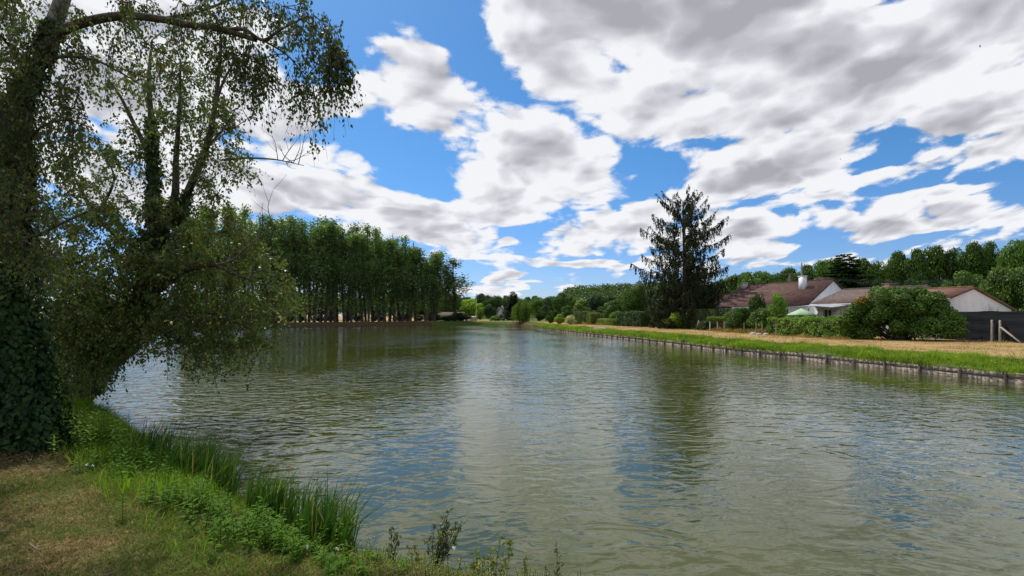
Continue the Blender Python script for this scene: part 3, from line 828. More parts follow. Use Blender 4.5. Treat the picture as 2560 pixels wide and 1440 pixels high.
def ptree(key, px, top, Y, wpx, color, label, **k):
    """a tree at bearing px and forward distance Y whose top reaches row `top` and whose crown is wpx wide"""
    c = P(px, top, Y); z = float(ground_z([c[0]], [Y])[0]) - .05
    dist = math.hypot(1, (px - 1280) / F)
    return tree(key, c[0], Y, c[2] - z, wpx / F * Y / dist * 1.0, color, label, z=z, **k)
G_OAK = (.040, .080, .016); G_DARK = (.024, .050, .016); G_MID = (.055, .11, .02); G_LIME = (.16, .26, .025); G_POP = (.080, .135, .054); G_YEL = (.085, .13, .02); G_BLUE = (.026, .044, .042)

# ------------------------------------------------------------------ poplars
random.seed(11)
front = [1137, 1083, 1062, 1028, 1008, 985, 962, 945, 922, 903, 880, 858, 836, 812, 788, 765, 738, 708, 680, 648, 610, 566, 515, 455]
topx = np.array([450, 600, 720, 800, 900, 1000, 1060, 1100, 1140]); topy = np.array([505, 528, 545, 552, 572, 596, 618, 640, 655])
def Yshore(px):      # forward distance of the left bank's waterline at a bearing
    t_ = (px - 1280) / F
    sel = (SH[:, 0] < -8) & (SH[:, 1] > 60); q = SH[sel]
    r__ = q[:, 0] / q[:, 1]; i = np.argmin(np.abs(r__ - t_) + (q[:, 1] < 60)); return q[i, 1]
ORD = 'first second third fourth fifth sixth seventh eighth ninth tenth eleventh twelfth thirteenth fourteenth fifteenth sixteenth seventeenth eighteenth nineteenth twentieth'.split() + ['twenty-' + q for q in 'first second third fourth fifth'.split()]
lab0 = 'tall slender poplar standing behind the front row of the far left grove'
np_ = 0
for row, dy_ in enumerate((4.0, 11.0, 19.0)):
    for i, px in enumerate(front):
        if row and px > 1100: continue
        if row == 2 and px > 640: continue
        pxx = px + (random.uniform(-6, 6) if row else 0) + row * 9
        Y_ = Yshore(px) * (1 + dy_ / 105) + random.uniform(-.8, .8)
        tp_ = float(np.interp(pxx, topx, topy)) - 16 + random.uniform(-9, 14) + (0, 10, 22)[row] * .4
        w_ = random.uniform(92, 120) * (1.0 if px > 1120 else 1)
        c = G_POP if px < 1120 else (.045, .085, .025)
        v_ = random.uniform(.85, 1.2)
        lb = 'single airy poplar standing apart at the right end of the grove' if px == 1137 else ('tall slender poplar, %s from the right in the front row of the grove' % ORD[i - 1] if row == 0 else lab0)
        ptree('pop%d' % random.randrange(4), pxx, tp_, Y_, w_, tuple(q * v_ for q in c), lb, name='poplar_tree', group=None if px == 1137 else 'poplars along the far left bank')
        np_ += 1
# trees behind the poplar grove and beyond the straw field
for i, px in enumerate(np.linspace(300, 1165, 30)):
    pxx = px + random.uniform(-10, 10); Y_ = random.uniform(165, 185) + (1165 - px) * .02
    c = random.choice([G_DARK, G_OAK, G_MID, G_OAK])
    ptree('low%d' % random.randrange(2), pxx, random.uniform(722, 744), Y_, random.uniform(70, 95), c, 'dark rounded tree behind the poplar grove beyond the straw field', group='trees behind the poplar grove')
# scrub on the bank at the right end of the grove
ptree('bush0', 1150, 782, 140, 62, G_DARK, 'dark scrubby bush overhanging the water at the end of the poplar grove', name='bush', cat='bush')
ptree('bush1', 1122, 790, 137, 50, G_DARK, 'low dark bush left of the scrub at the end of the poplar grove', name='bush', cat='bush')
ptree('bush1', 728, 778, 121, 48, G_DARK, 'dark bush under the poplars on the far left bank', name='bush', cat='bush')
ptree('bush0', 655, 782, 110, 40, G_DARK, 'small dark bush among the left poplar trunks', name='bush', cat='bush')

for i, px in enumerate((690, 752, 800, 824, 869, 893, 934, 953, 998, 1018, 1045, 1072, 1092)):
    Y_ = Yshore(px) * 1.12
    ptree('bush%d' % (i % 2), px, random.uniform(778, 789), Y_, random.uniform(22, 44), G_DARK, 'dark undergrowth bush among the trunks of the poplar grove', name='bush', cat='bush', group='undergrowth among the poplar trunks')
# ------------------------------------------------------------------ far end of the pond
far = [('low0', 1098, 742, 190, 60, G_OAK, 'green tree just left of the bright lime tree'), ('low1', 1150, 752, 185, 50, G_MID, 'mid green tree behind the far bank scrub'),
 ('low0', 1176, 746, 172, 66, G_LIME, 'bright lime green tree at the far end of the pond'), ('low1', 1200, 758, 168, 40, G_LIME, 'small lime green tree right of the bright lime one'),
 ('oak1', 1202, 733, 205, 44, G_DARK, 'dark rounded tree rising behind the lime green trees'),
 ('oak0', 1232, 735, 165, 56, G_DARK, 'large dark broadleaf tree left of the blue spruce'), ('oak2', 1258, 746, 190, 40, G_OAK, 'pale green tree between the dark tree and the blue spruce'),
 ('low1', 1225, 760, 155, 40, G_DARK, 'low dark tree in front of the large dark broadleaf tree'),
 ('oak3', 1345, 748, 150, 50, G_MID, 'mid green tree behind the weeping willow'), ('oak0', 1375, 740, 135, 46, G_DARK, 'dark tree right of the weeping willow'),
 ('oak1', 1402, 731, 128, 54, G_OAK, 'tall dark green tree standing over the pale flowering shrub'), ('oak2', 1428, 738, 150, 44, G_MID, 'olive green tree behind the clipped hedges'),
 ('low0', 1455, 748, 118, 56, G_YEL, 'yellow green tree left of the dark pine like tree'), ('oak3', 1490, 735, 112, 58, (.018, .044, .018), 'dark round topped tree over the low clipped hedge'),
 ('low1', 1540, 748, 100, 62, G_OAK, 'grey green tree behind the tall ivy hedge'), ('oak0', 1590, 712, 92, 78, G_OAK, 'tall bushy green tree left of the big spruce'),
 ('oak2', 1640, 722, 82, 70, G_DARK, 'dark tree tucked under the left side of the big spruce'), ('low0', 1520, 757, 108, 50, G_MID, 'small bushy tree behind the clipped garden hedge'),
 ('low0', 1365, 762, 124, 34, G_DARK, 'dark low tree beside the weeping willow'), ('low1', 1418, 764, 116, 40, G_OAK, 'low green tree behind the pale flowering shrub'),
 ('oak1', 1560, 740, 130, 60, G_OAK, 'tree half hidden behind the tall bushy green tree')]
for a in far:
    ptree(*a)
ptree('fir', 1160, 738, 240, 22, (.018, .03, .03), 'small dark pointed conifer far behind the lime tree', name='conifer_tree')
ptree('fir', 1191, 734, 215, 26, G_DARK, 'dark conifer rising behind the lime green tree', name='conifer_tree')
bs = ptree('cedar', 1282, 728, 150, 58, G_BLUE, 'dark blue green spruce with several tops at the far end', name='blue_spruce')
# distant belt of wood
random.seed(5)
for px in np.arange(1080, 1720, 15):
    ptree('oak%d' % random.randrange(4), px + random.uniform(-5, 5), random.uniform(738, 748), random.uniform(235, 270), random.uniform(36, 46), random.choice([G_OAK, G_MID, G_DARK]), 'distant broadleaf tree in the belt of wood beyond the pond', group='distant trees beyond the pond')
# the wooded hillside: one mass of crowns
g = np.random.default_rng(77); hw = MB()
xs = g.uniform(-10, 330, 1500); ys = g.uniform(260, 430, 1500)
hz_ = .8 + hill(xs, ys)
k = (xs / ys > .12); xs, ys, hz_ = xs[k], ys[k], hz_[k]
lob = np.stack([xs, ys, hz_ + g.uniform(6.5, 9.5, len(xs)), g.uniform(3.2, 5.2, len(xs))], 1)
crown_leaves(hw, g, lob, 90000, 1.15)
hwo = hw.build('hillside_wood', M['foliage']); hwo.color = (.034, .062, .018, 1)
tag(hwo, 'green wood covering the distant hillside behind the gardens', 'woodland', kind='stuff')

# ------------------------------------------------------------------ trees behind the houses
random.seed(21)
ln = [(1795, 690, 130), (1835, 686, 125), (1868, 680, 120), (1905, 676, 120), (1940, 674, 118), (1975, 668, 115), (2015, 662, 110), (2060, 648, 105), (2100, 634, 100), (2150, 645, 97)]
for i, (px, top, Y_) in enumerate(ln):
    ptree('oak%d' % (i % 4), px, top, Y_, 98, random.choice([G_OAK, G_MID]), 'broadleaf tree rising behind the brown roofed house, %s from the left in its wood' % ORD[i], group='trees behind the brown roofed house')
for i, px in enumerate(range(1640, 2120, 34)):
    ptree('low%d' % (i % 2), px, 716 + random.uniform(-6, 8), 100, 60, G_DARK, 'dark lower tree, %s from the left, behind the brown roofed house' % ORD[i], group='lower trees behind the brown roofed house')
ptree('cedar', 2112, 634, 78, 200, (.024, .052, .020), 'broad dark conifer with layered branches behind the two brown roofs', name='cedar_tree')
rt = [(2195, 642, 98, 80, G_OAK), (2240, 628, 95, 90, G_OAK), (2290, 622, 92, 85, G_OAK), (2335, 612, 92, 95, G_OAK), (2385, 606, 90, 90, G_DARK), (2430, 604, 88, 100, G_OAK), (2475, 604, 88, 85, G_OAK), (2545, 596, 80, 120, G_MID), (2600, 600, 78, 110, G_MID), (2660, 600, 85, 120, G_OAK)]
for i, (px, top, Y_, w_, c) in enumerate(rt):
    ptree('oak%d' % (i % 4), px, top, Y_, w_ * 1.12, c, 'tall open crowned oak behind the right hand houses, %s from the left' % ORD[i], group='oaks behind the right hand houses', name='oak_tree')
for i, px in enumerate(range(2160, 2420, 40)):
    ptree('low%d' % (i % 2), px, 700 + random.uniform(-6, 8), 80, 70, G_DARK, 'dark undergrowth tree beneath the row of oaks, %s from the left' % ORD[i], group='undergrowth beneath the oaks')
ptree('low0', 2415, 676, 62, 130, G_MID, 'mid green tree just behind the white gabled outbuilding')
ptree('low1', 2500, 668, 58, 150, (.055, .095, .022), 'leafy green tree rising over the right slope of the outbuilding roof')
ptree('oak2', 2590, 640, 55, 170, (.055, .10, .024), 'bushy pale green tree at the right edge of the view')

# ------------------------------------------------------------------ weeping willow
def make_willow():
    g = np.random.default_rng(5); tr = MB(); cr = MB()
    tr.tube([(0, 0, -.5), (.1, 0, 1.5), (-.1, 0, 3.5)], [.35, .28, .2], 8)
    C = []; A = []
    for i in range(46):
        a = g.uniform(0, 6.283); r_ = g.uniform(.3, 2.9) ; h_ = 6.9 - .22 * r_ ** 1.6 + g.uniform(-.9, .3)
        e = np.array((math.cos(a) * r_, math.sin(a) * r_, h_ - .8)); pk = np.array((math.cos(a) * r_ * .55, math.sin(a) * r_ * .55, h_))
        path = spline([(0, 0, 3.2), pk * .6 + np.array((0, 0, 2.2)), pk, e], 4)
        tr.tube(path, np.linspace(.09, .015, len(path)), 4)
        for j in range(16):
            s0 = path[g.integers(5, len(path))] + rdir(1, 0, g)[0] * .5
            L = (s0[2] - .15) * g.uniform(.35, 1.0)
            m_ = int(L * 11) + 4; t_ = g.uniform(0, 1, m_)
            sway = g.normal(size=2) * .15
            C.append(s0 + np.stack([t_ * sway[0] + g.normal(size=m_) * .06, t_ * sway[1] + g.normal(size=m_) * .06, -t_ * L], 1)); A.append(np.tile((0, 0, -1.), (m_, 1)))
    C = np.concatenate(C); A = np.concatenate(A) + rdir(len(C), 0, g) * .25; s = .36 * g.uniform(.6, 1.3, len(C))
    cr.quads(leaves(C, A, rdir(len(C), 0, g), s, s * .3))
    return tr, cr
proto('willow', make_willow(), 7.2, 6.6)
ptree('willow', 1308, 748, 124, 66, (.085, .14, .035), 'weeping willow trailing its branches to the water at the far corner', name='weeping_willow')

# ------------------------------------------------------------------ the big open spruce
def make_spruce():
    g = np.random.default_rng(14); tr = MB(); cr = MB(); Ht = 20.2
    f = np.linspace(0, 1, 12)
    lx = .25 * np.sin(f * 5) * f
    tr.tube(np.stack([lx, 0 * f, f * (Ht - .4) - .3], 1), .36 * (1 - f) ** .9 + .05, 9)
    # second leader
    tr.tube(spline([(.1, 0, 15.5), (-.9, .1, 17.6), (-1.5, 0, 20.0)], 4), np.linspace(.12, .03, 9), 6)
    prof_z = [1.2, 3, 5.5, 7.5, 9, 10.3, 12, 13.8, 15.5, 17, 18.5, 20]
    prof_r = [5.2, 6.2, 6.6, 6.8, 8.0, 8.1, 6.4, 6.8, 6.0, 5.2, 4.0, 2.4]
    C = []; A = []; S = []
    nb = 150
    for i in range(nb):
        u = (i + g.uniform(0, 1)) / nb; z = 1.4 + (Ht - 1.8) * u ** 1.12
        a = i * 2.39996 + g.uniform(-.5, .5)
        L = float(np.interp(z, prof_z, prof_r)) * g.choice([g.uniform(.5, .8), g.uniform(.8, 1.08)], p=[.42, .58])
        steep = np.interp(z, [2, 8, 14, 20], [-.40, -.30, -.02, .55])
        d = np.array((math.cos(a), math.sin(a), 0))
        tt = np.linspace(0, 1, 9)
        zz1 = z + L * (steep * tt - .10 * np.sin(tt * 3.14) + .20 * tt ** 3)
        bend = g.normal() * .12
        sd = np.array((-d[1], d[0], 0))
        pts = np.interp(z / Ht, f, lx) * np.array((1, 0, 0)) + d * (L * tt)[:, None] / math.sqrt(1 + steep * steep * .6) + sd * (bend * L * tt ** 2)[:, None] + np.stack([0 * tt, 0 * tt, zz1], 1)
        tr.tube(pts, np.linspace(.085 * (1.15 - u), .018, 9), 5)
        nt_ = int(L * 6.5)
        for j in range(nt_):
            t0 = g.uniform(.16, 1.0)
            s0 = np.array([np.interp(t0, tt, pts[:, k]) for k in range(3)])
            hl = g.uniform(.4, 1.25) * np.interp(z, [3, 12, 19], [1.15, .95, .55])
            sdj = sd * g.choice((-1, 1)) * g.uniform(.1, .8) + d * g.uniform(0, .6)
            m_ = int(hl * 17) + 4; q = g.uniform(0, 1, m_)
            c = s0 + sdj * (np.sqrt(q) * hl * .55)[:, None] + np.stack([0 * q, 0 * q, -q ** 1.4 * hl], 1) + g.normal(size=(m_, 3)) * .045
            C.append(c); A.append(sdj * (1 - q)[:, None] + np.stack([0 * q, 0 * q, -.5 - q], 1)); S.append(np.full(m_, 1.0))
        m_ = int(L * 16); q = g.uniform(.12, 1, m_)
        c = np.stack([np.interp(q, tt, pts[:, k]) for k in range(3)], 1) + g.normal(size=(m_, 3)) * .07
        C.append(c); A.append(np.tile(d + (0, 0, .2), (m_, 1))); S.append(np.full(m_, 1.))
    C = np.concatenate(C); A = np.concatenate(A); S = np.concatenate(S); m_ = len(C)
    s = .30 * g.uniform(.6, 1.25, m_) * S
    cr.quads(leaves(C, A + rdir(m_, 0, g) * .45, rdir(m_, .3, g), s, s * .36, .45))
    return tr, cr
proto('spruce', make_spruce(), 20.2, 15.0)
ptree('spruce', 1710, 494, 66, 252, (.022, .028, .015), 'huge dark open branched spruce towering over the gardens', name='spruce_tree', rz=.4)
# dense lower skirts beside its trunk
ptree('low1', 1680, 722, 70, 110, (.018, .026, .018), 'dark evergreen crowding the left of the spruce trunk', name='evergreen_tree')
ptree('low0', 1760, 716, 71, 110, (.020, .028, .018), 'dark brownish evergreen crowding the right of the spruce trunk', name='evergreen_tree')
ptree('low1', 1725, 740, 68, 80, (.016, .024, .016), 'low dark evergreen in front of the spruce trunk', name='evergreen_tree')

# ------------------------------------------------------------------ hedges
def hedge(p0, p1, thick, top, label, color, leaf=.10, dens=260, rough=.05, name='clipped_hedge', z0=None, mtl='foliage', cat='hedge'):
    p0 = np.array(p0, float); p1 = np.array(p1, float); L = np.linalg.norm(p1 - p0); d = (p1 - p0) / L
    zb = float(ground_z([p0[0]], [p0[1]])[0]) - .05 if z0 is None else z0
    h_ = top - zb
    r_ = empty(name, (p0[0], p0[1], zb), math.atan2(d[1], d[0]))
    mb = MB(); g = np.random.default_rng(int(abs(p0[0]) * 100) + int(top * 10))
    faces = [((0, 0), (L, 0), (0, -1)), ((0, 1), (L, 0), (0, 1))]
    pts = []; nr = []
    def face(o, a, b_, nrm):
        area = np.linalg.norm(a) * np.linalg.norm(b_); m_ = int(area * dens)
        u = g.uniform(size=(m_, 1)); v = g.uniform(size=(m_, 1)); pts.append(np.array(o) + u * np.array(a) + v * np.array(b_)); nr.append(np.tile(nrm, (m_, 1)))
    t2 = thick / 2
    face((0, -t2, 0), (L, 0, 0), (0, 0, h_), (0, -1, 0)); face((0, t2, 0), (L, 0, 0), (0, 0, h_), (0, 1, 0))
    face((0, -t2, h_), (L, 0, 0), (0, thick, 0), (0, 0, 1)); face((0, -t2, 0), (0, thick, 0), (0, 0, h_), (-1, 0, 0)); face((L, -t2, 0), (0, thick, 0), (0, 0, h_), (1, 0, 0))
    c = np.concatenate(pts); nn = np.concatenate(nr)
    nz = smooth_noise(c[:, 0] + p0[0], c[:, 2] * 1.3 + c[:, 1], 1.1, 3) * rough * 3 + smooth_noise(c[:, 0], c[:, 2] + c[:, 1], 3.5, 6) * rough * 1.4
    c = c + nn * (nz + g.uniform(-.05, .03, len(c)))[:, None]
    m_ = len(c); s = leaf * g.uniform(.6, 1.3, m_)
    n2 = unit(nn + rdir(m_, .5, g) * .8)
    mb.quads(leaves(c, np.cross(n2, rdir(m_, 0, g)), n2, s, s * .7))
    o = mb.build('foliage', M[mtl], r_); o.color = (*color, 1)
    # woody core
    cb = MB(); w_ = max(thick / 2 - .13, .05)
    K = max(2, int(L / 1.2))
    for i in range(K):
        xx = L * (i + .5) / K
        cb.tube([(xx, 0, 0), (xx + .05, .03, h_ * .5), (xx - .04, 0, h_ - .12)], [.05, .04, .02], 6)
    cb.box(.15, -w_, .12, L - .15, w_, h_ - .13)
    cb.build('twigs', M['bark'], r_)
    return tag(r_, label, cat)
hedge((25.5, 34.6), (25.15, 43.9), 1.5, 2.27, 'long light green garden hedge left of the large viburnum like bush', (.085, .15, .022), .13, 330, .09)
hedge((26.6, 53.0), (24.5, 64.2), 1.7, 3.35, 'tall dark flat topped hedge right of the spruce trunk', (.035, .065, .018), .11, 240, .025)
hedge((21.9, 76.0), (19.9, 84.5), 1.4, 3.2, 'tall ivy covered hedge left of the dark garden gate', (.03, .062, .018), .16, 170, .09, name='ivy_hedge')
hedge((19.4, 86.5), (18.1, 95.5), 1.0, 1.95, 'low clipped hedge in front of a garden between two taller hedges', (.11, .16, .02), .14, 150, .03)
hedge((22.5, 92), (20.4, 104), 1.0, 3.1, 'high clipped hedge running behind the low clipped garden hedge', (.045, .085, .02), .15, 130, .03)
hedge((17.6, 96.8), (17.2, 100.2), 2.2, 3.2, 'square clipped hedge block left of the low garden hedge', (.10, .14, .02), .14, 150, .03)
hedge((16.9, 101.5), (15.6, 110), 1.6, 3.5, 'dark block hedge farthest left along the straw path', (.04, .08, .02), .16, 130, .06)

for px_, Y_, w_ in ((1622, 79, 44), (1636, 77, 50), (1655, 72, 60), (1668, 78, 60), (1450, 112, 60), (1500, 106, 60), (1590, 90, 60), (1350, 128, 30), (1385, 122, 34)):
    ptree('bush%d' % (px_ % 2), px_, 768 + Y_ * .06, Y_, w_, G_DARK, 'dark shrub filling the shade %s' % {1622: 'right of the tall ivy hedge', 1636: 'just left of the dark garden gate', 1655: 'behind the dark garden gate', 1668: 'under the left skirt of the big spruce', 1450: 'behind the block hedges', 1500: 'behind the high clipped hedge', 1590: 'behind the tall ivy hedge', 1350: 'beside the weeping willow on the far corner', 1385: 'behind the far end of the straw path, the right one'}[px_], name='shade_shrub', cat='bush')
# ------------------------------------------------------------------ garden shrubs on the right
def shrub(key, px, top, Y, wpx, c, label, name='garden_bush', cat='bush'):
    return ptree(key, px, top, Y, wpx, c, label, name=name, cat=cat)
shrub('shrub', 1845, 766, 50, 92, (.045, .085, .022), 'rounded dark green bush right of the little topiary gate')
shrub('bush1', 1905, 770, 46, 80, (.055, .10, .022), 'fresh green bush between the round bush and the small tree')
shrub('bush0', 1953, 785, 43, 50, (.06, .075, .022), 'brownish green bush under the small bright tree')
shrub('low0', 1940, 732, 47, 72, (.085, .16, .025), 'small bright green tree in front of the brown roof', name='garden_tree', cat='tree')
shrub('bush1', 1895, 738, 49, 62, (.035, .065, .018), 'dark shrub before the brown roof left of the small bright tree')
shrub('bush0', 1692, 780, 65, 66, (.15, .23, .03), 'low yellow green bush in the shade of the spruce')
shrub('bush1', 1725, 798, 64, 40, (.03, .05, .018), 'dark low bush beside the yellow green one')
shrub('bush0', 1400, 785, 106, 34, (.15, .22, .03), 'small light green shrub near the far end of the straw path')
shrub('bush1', 1428, 788, 102, 30, (.30, .33, .24), 'pale flowering shrub next to the small light green shrub')
shrub('bush0', 1545, 778, 88, 46, (.07, .13, .025), 'leafy bush closing the right end of the low garden hedge')
shrub('bush1', 1558, 790, 84, 40, (.05, .10, .022), 'round green bush in front of the tall ivy hedge')
shrub('bush1', 1765, 800, 56, 50, (.03, .055, .018), 'dark straggly bush behind the leaning wooden props')
shrub('bush1', 1240, 789, 150, 40, (.085, .15, .03), 'low green shrub in front of the white gabled house at the far end')
shrub('bush0', 1262, 792, 148, 26, (.05, .10, .025), 'small green shrub right of the white gabled house')
shrub('bush0', 1375, 776, 112, 26, (.04, .075, .02), 'dark shrub behind the far end of the straw path')

# the large bush: unequal lobes, orange tinged at its upper left
def big_bush():
    g = np.random.default_rng(8)
    c0 = np.array((28.0, 33.35)); ax = np.array((.755, -.656)); dp = np.array((.656, .755))
    r_ = empty('viburnum_bush', (c0[0], c0[1], .7)); M3 = np.array([[ax[0], ax[1], 0], [dp[0], dp[1], 0], [0, 0, 1]])
    lob = []
    for i in range(110):
        u = g.uniform(-1, 1); w = g.uniform(-1, 1)
        hmax = 3.8 * (1 - abs(u - .0) ** 2.6 * .62)
        z = g.uniform(.45, hmax)
        lr = g.uniform(.42, .72)
        q = np.array((u * 3.0, w * 1.5 * math.sqrt(1 - min(1, u * u) * .7), min(z, 4.0 - lr)))
        lob.append((*(q @ M3), lr))
    mb = MB(); crown_leaves(mb, g, lob, 52000, .16, aspect=.62)
    mb.build('foliage', M['foliage'], r_).color = (.050, .10, .022, 1)
    ob = MB(); q = np.array((-2.1, -1.0, 2.8)) @ M3
    crown_leaves(ob, g, [(*q, .42), (*(q + (.25, -.2, .2)), .3), (*(np.array((-2.0, -1.2, 2.95)) @ M3), .26)], 420, .13)
    ob.build('orange_leaves', M['foliage'], r_).color = (.16, .11, .022, 1)
    tr = MB()
    for x_, y_, z_, lr in lob[::2]:
        s0 = np.array((g.normal() * .5, g.normal() * .4, -.1)); e = np.array((x_, y_, z_))
        tr.tube(spline([s0, (s0 + e) / 2 * (.85, .85, 1.0), e], 4), np.linspace(.06, .015, 9), 5)
    tr.build('stems', M['bark'], r_)
    return tag(r_, 'very large dark green bush with an orange tinged patch beside the black fence', 'bush')
big_bush()

# ------------------------------------------------------------------ black screen fence with wooden posts
m, t, out = mat('shade_net')
co = t.new('ShaderNodeTexCoord').outputs['Object']
wv1 = t.noise(t.vmath('MULTIPLY', co, (.4, .4, 9)), 1.6, 4, .6); wv2 = t.noise(t.vmath('MULTIPLY', co, (14, 14, .5)), 2, 3, .6)
p = t.new('ShaderNodeBsdfPrincipled', {'Base Color': t.ramp(wv1, [(.35, (.006, .008, .011)), (.7, (.016, .019, .025))]), 'Roughness': .75, 'Specular IOR Level': .25})
b = t.new('ShaderNodeBump', {'Height': t.math('ADD', wv1, t.math('MULTIPLY', wv2, .4)), 'Strength': .8, 'Distance': .03})
t.l.new(b.outputs[0], p.inputs['Normal']); t.l.new(p.outputs[0], out.inputs[0]); M['net'] = m
fa, fb = np.array((31.3, 33.6)), np.array((33.0, 21.0)); fl = np.linalg.norm(fb - fa); fd = (fb - fa) / fl
fn = np.array((fd[1], -fd[0])) * (1 if fd[1] * -1 < 0 else 1); fn = np.array((-abs(fd[1]), fd[0] * 0 - abs(fd[0]) * 1)); fn /= np.linalg.norm(fn)
fo = tag(empty('screen_fence', (fa[0], fa[1], .68), math.atan2(fd[1], fd[0])), 'tall black shade net fence on wooden posts at the right edge', 'fence')
# local: x along the fence, y>0 away from the pond side?  (pond side is -x world)
side = -1 if (np.array((-math.sin(math.atan2(fd[1], fd[0])), math.cos(math.atan2(fd[1], fd[0])))) @ np.array((1, 0))) > 0 else 1
mb = MB(); K = 60; xs = np.linspace(0, fl, K); zs = np.linspace(0, 2.1, 16)
gx, gz = np.meshgrid(xs, zs)
yy1 = .02 * np.sin(gx * 1.9) + .012 * np.sin(gz * 9 + gx) + .008 * np.sin(gx * 7)
top_ = np.where(gz > 2.0, .03 * np.sin(gx * 2.6) - .02, 0)
v = np.stack([gx, yy1, gz + top_], -1).reshape(-1, 3); ii = np.arange(K * 16).reshape(16, K)
mb.v.append(v); mb.nv = len(v); mb.q.append(np.stack([ii[:-1, :-1], ii[:-1, 1:], ii[1:, 1:], ii[1:, :-1]], -1).reshape(-1, 4))
mb.build('net_panel', M['net'], fo, smooth=True)
mb = MB(); mb.bar((1.0, -side * .06, 2.06), (fl, -side * .06, 2.0), .06, .05); mb.bar((0, -side * .06, .12), (fl, -side * .06, .1), .05, .05)
mb.build('rail', M['dark_metal'], fo)
for xx in np.arange(.3, fl, 2.2):
    q = MB(); q.tube([(xx, -side * .09, -.3), (xx, -side * .09, 2.08)], [.045, .04], 7); q.build('back_post', M['dark_metal'], fo)
for xx, hh_ in ((.35, 2.0), (3.3, 1.5), (3.75, 1.48)):
    q = MB(); q.tube([(xx, side * .11, -.3), (xx + .01, side * .12, hh_ * .5), (xx, side * .11, hh_), (xx, side * .11, hh_ + .02)], [.07, .065, .06, .03], 8); q.build('wooden_post', M['grey_wood'], fo)
q = MB(); q.bar((3.85, side * .2, 1.05), (5.4, side * .75, .02), .10, .06); q.build('brace', M['grey_wood'], fo)

# dry weeds at the foot of the hedges and fence
def tuft_line(p0, p1, nn, hgt, label, mt, w=.02, name='dry_weeds'):
    t_ = rng.uniform(size=nn); x = p0[0] + (p1[0] - p0[0]) * t_ + rng.normal(size=nn) * .28; y = p0[1] + (p1[1] - p0[1]) * t_ + rng.normal(size=nn) * .28
    cl = smooth_noise(x, y, .8, 3)
    V = blades(x, y, ground_z(x, y), hgt * rng.uniform(.4, 1.2, nn) * np.clip(.7 + cl * 1.3, .15, 2), np.full(nn, w), rng.uniform(.2, 1.1, nn))
    return tag(blade_mesh(name, M[mt], V), label, 'weeds', kind='stuff')
M['dry_weed'] = leafmat('dry_weed', (.20, .12, .045), (.52, .36, .15), .3, .15, .8, ((.12, .16, .03), .2), rough=.7)
tuft_line((24.2, 42.5), (23.3, 58), 9000, .55, 'tawny dry weeds along the foot of the garden bushes', 'dry_weed', .03)
tuft_line((18.2, 90), (16.0, 103), 2500, .6, 'tawny dry weeds at the foot of the low clipped hedge', 'dry_weed', .05)
tuft_line((31.0, 32.0), (32.4, 21.5), 1500, .22, 'sparse weeds at the foot of the black fence', 'dry_weed', .02)
tuft_line((24.5, 33.5), (24.2, 43), 2500, .25, 'sparse grass at the foot of the light green hedge', 'dry_weed', .02)
# mown straw cover of the path
x = []; y = []
kk = rng.choice(np.arange(k0 - 12, k1), 120000, p=(lambda w: w / w.sum())(1 / (SH[np.arange(k0 - 12, k1), 1] + 8)))
d = rng.uniform(3.2, 15.5, len(kk)); pp = SH[kk] + NRM[kk] * d[:, None] + rng.normal(size=(len(kk), 2)) * .1
V = blades(pp[:, 0], pp[:, 1], ground_z(pp[:, 0], pp[:, 1]), rng.uniform(.02, .085, len(pp)), np.clip(.006 + pp[:, 1] * .0005, .01, .05), rng.uniform(.4, 1.3, len(pp)))
M['path_straw'] = leafmat('path_straw', (.25, .16, .07), (.53, .38, .19), .2, .1, .5, ((.16, .18, .04), .08), rough=.8)
tag(blade_mesh('mown_straw', M['path_straw'], V), 'mown dry straw covering the path behind the green bank grass', 'grass', kind='stuff')

# ------------------------------------------------------------------ houses
def roofmat(name, a, b_, row=.32, col=.28):
    m, t, out = mat(name)
    co = t.new('ShaderNodeTexCoord').outputs['Object']
    sp = t.new('ShaderNodeSeparateXYZ', {0: co})
    w1 = t.new('ShaderNodeTexWave', {'Vector': co, 'Scale': 1 / row * .5, 'Distortion': .25, 'Detail': 2.0}, bands_direction='Y', wave_profile='SAW').outputs[1]
    w2 = t.new('ShaderNodeTexWave', {'Vector': co, 'Scale': 1 / col * .5, 'Distortion': .1}, bands_direction='X').outputs[1]
    br = t.new('ShaderNodeTexBrick', {'Vector': co, 'Color1': (.1, .1, .1, 1), 'Color2': (.9, .9, .9, 1), 'Mortar': (.5, .5, .5, 1), 'Scale': 1.0, 'Mortar Size': 0.0, 'Brick Width': col, 'Row Height': row}).outputs[0]
    n = t.noise(co, .9, 5, .65)
    f = t.math('ADD', t.math('MULTIPLY', br, .45), t.math('MULTIPLY', n, .6))
    col_ = t.ramp(f, [(.25, a), (.8, b_)])
    col_ = t.mix(t.math('MULTIPLY', t.math('LESS_THAN', w1, .16), .55), col_, tuple(c * .35 for c in a))
    lich = t.mrange(t.noise(co, 3.2, 6, .7), .60, .72, 0, .35)
    col_ = t.mix(lich, col_, (.26, .23, .19))
    p = t.new('ShaderNodeBsdfPrincipled', {'Base Color': col_, 'Roughness': .85, 'Specular IOR Level': .2})
    b = t.new('ShaderNodeBump', {'Height': t.math('ADD', w1, t.math('MULTIPLY', w2, .5)), 'Strength': .9, 'Distance': .04})
    t.l.new(b.outputs[0], p.inputs['Normal']); t.l.new(p.outputs[0], out.inputs[0])
    return m
M['roof_brown'] = roofmat('roof_brown', (.065, .034, .028), (.15, .082, .066))
M['roof_grey'] = roofmat('roof_grey', (.085, .06, .052), (.18, .13, .11), .28, .24)
M['roof_red'] = roofmat('roof_red', (.13, .06, .042), (.26, .135, .09), .3, .25)
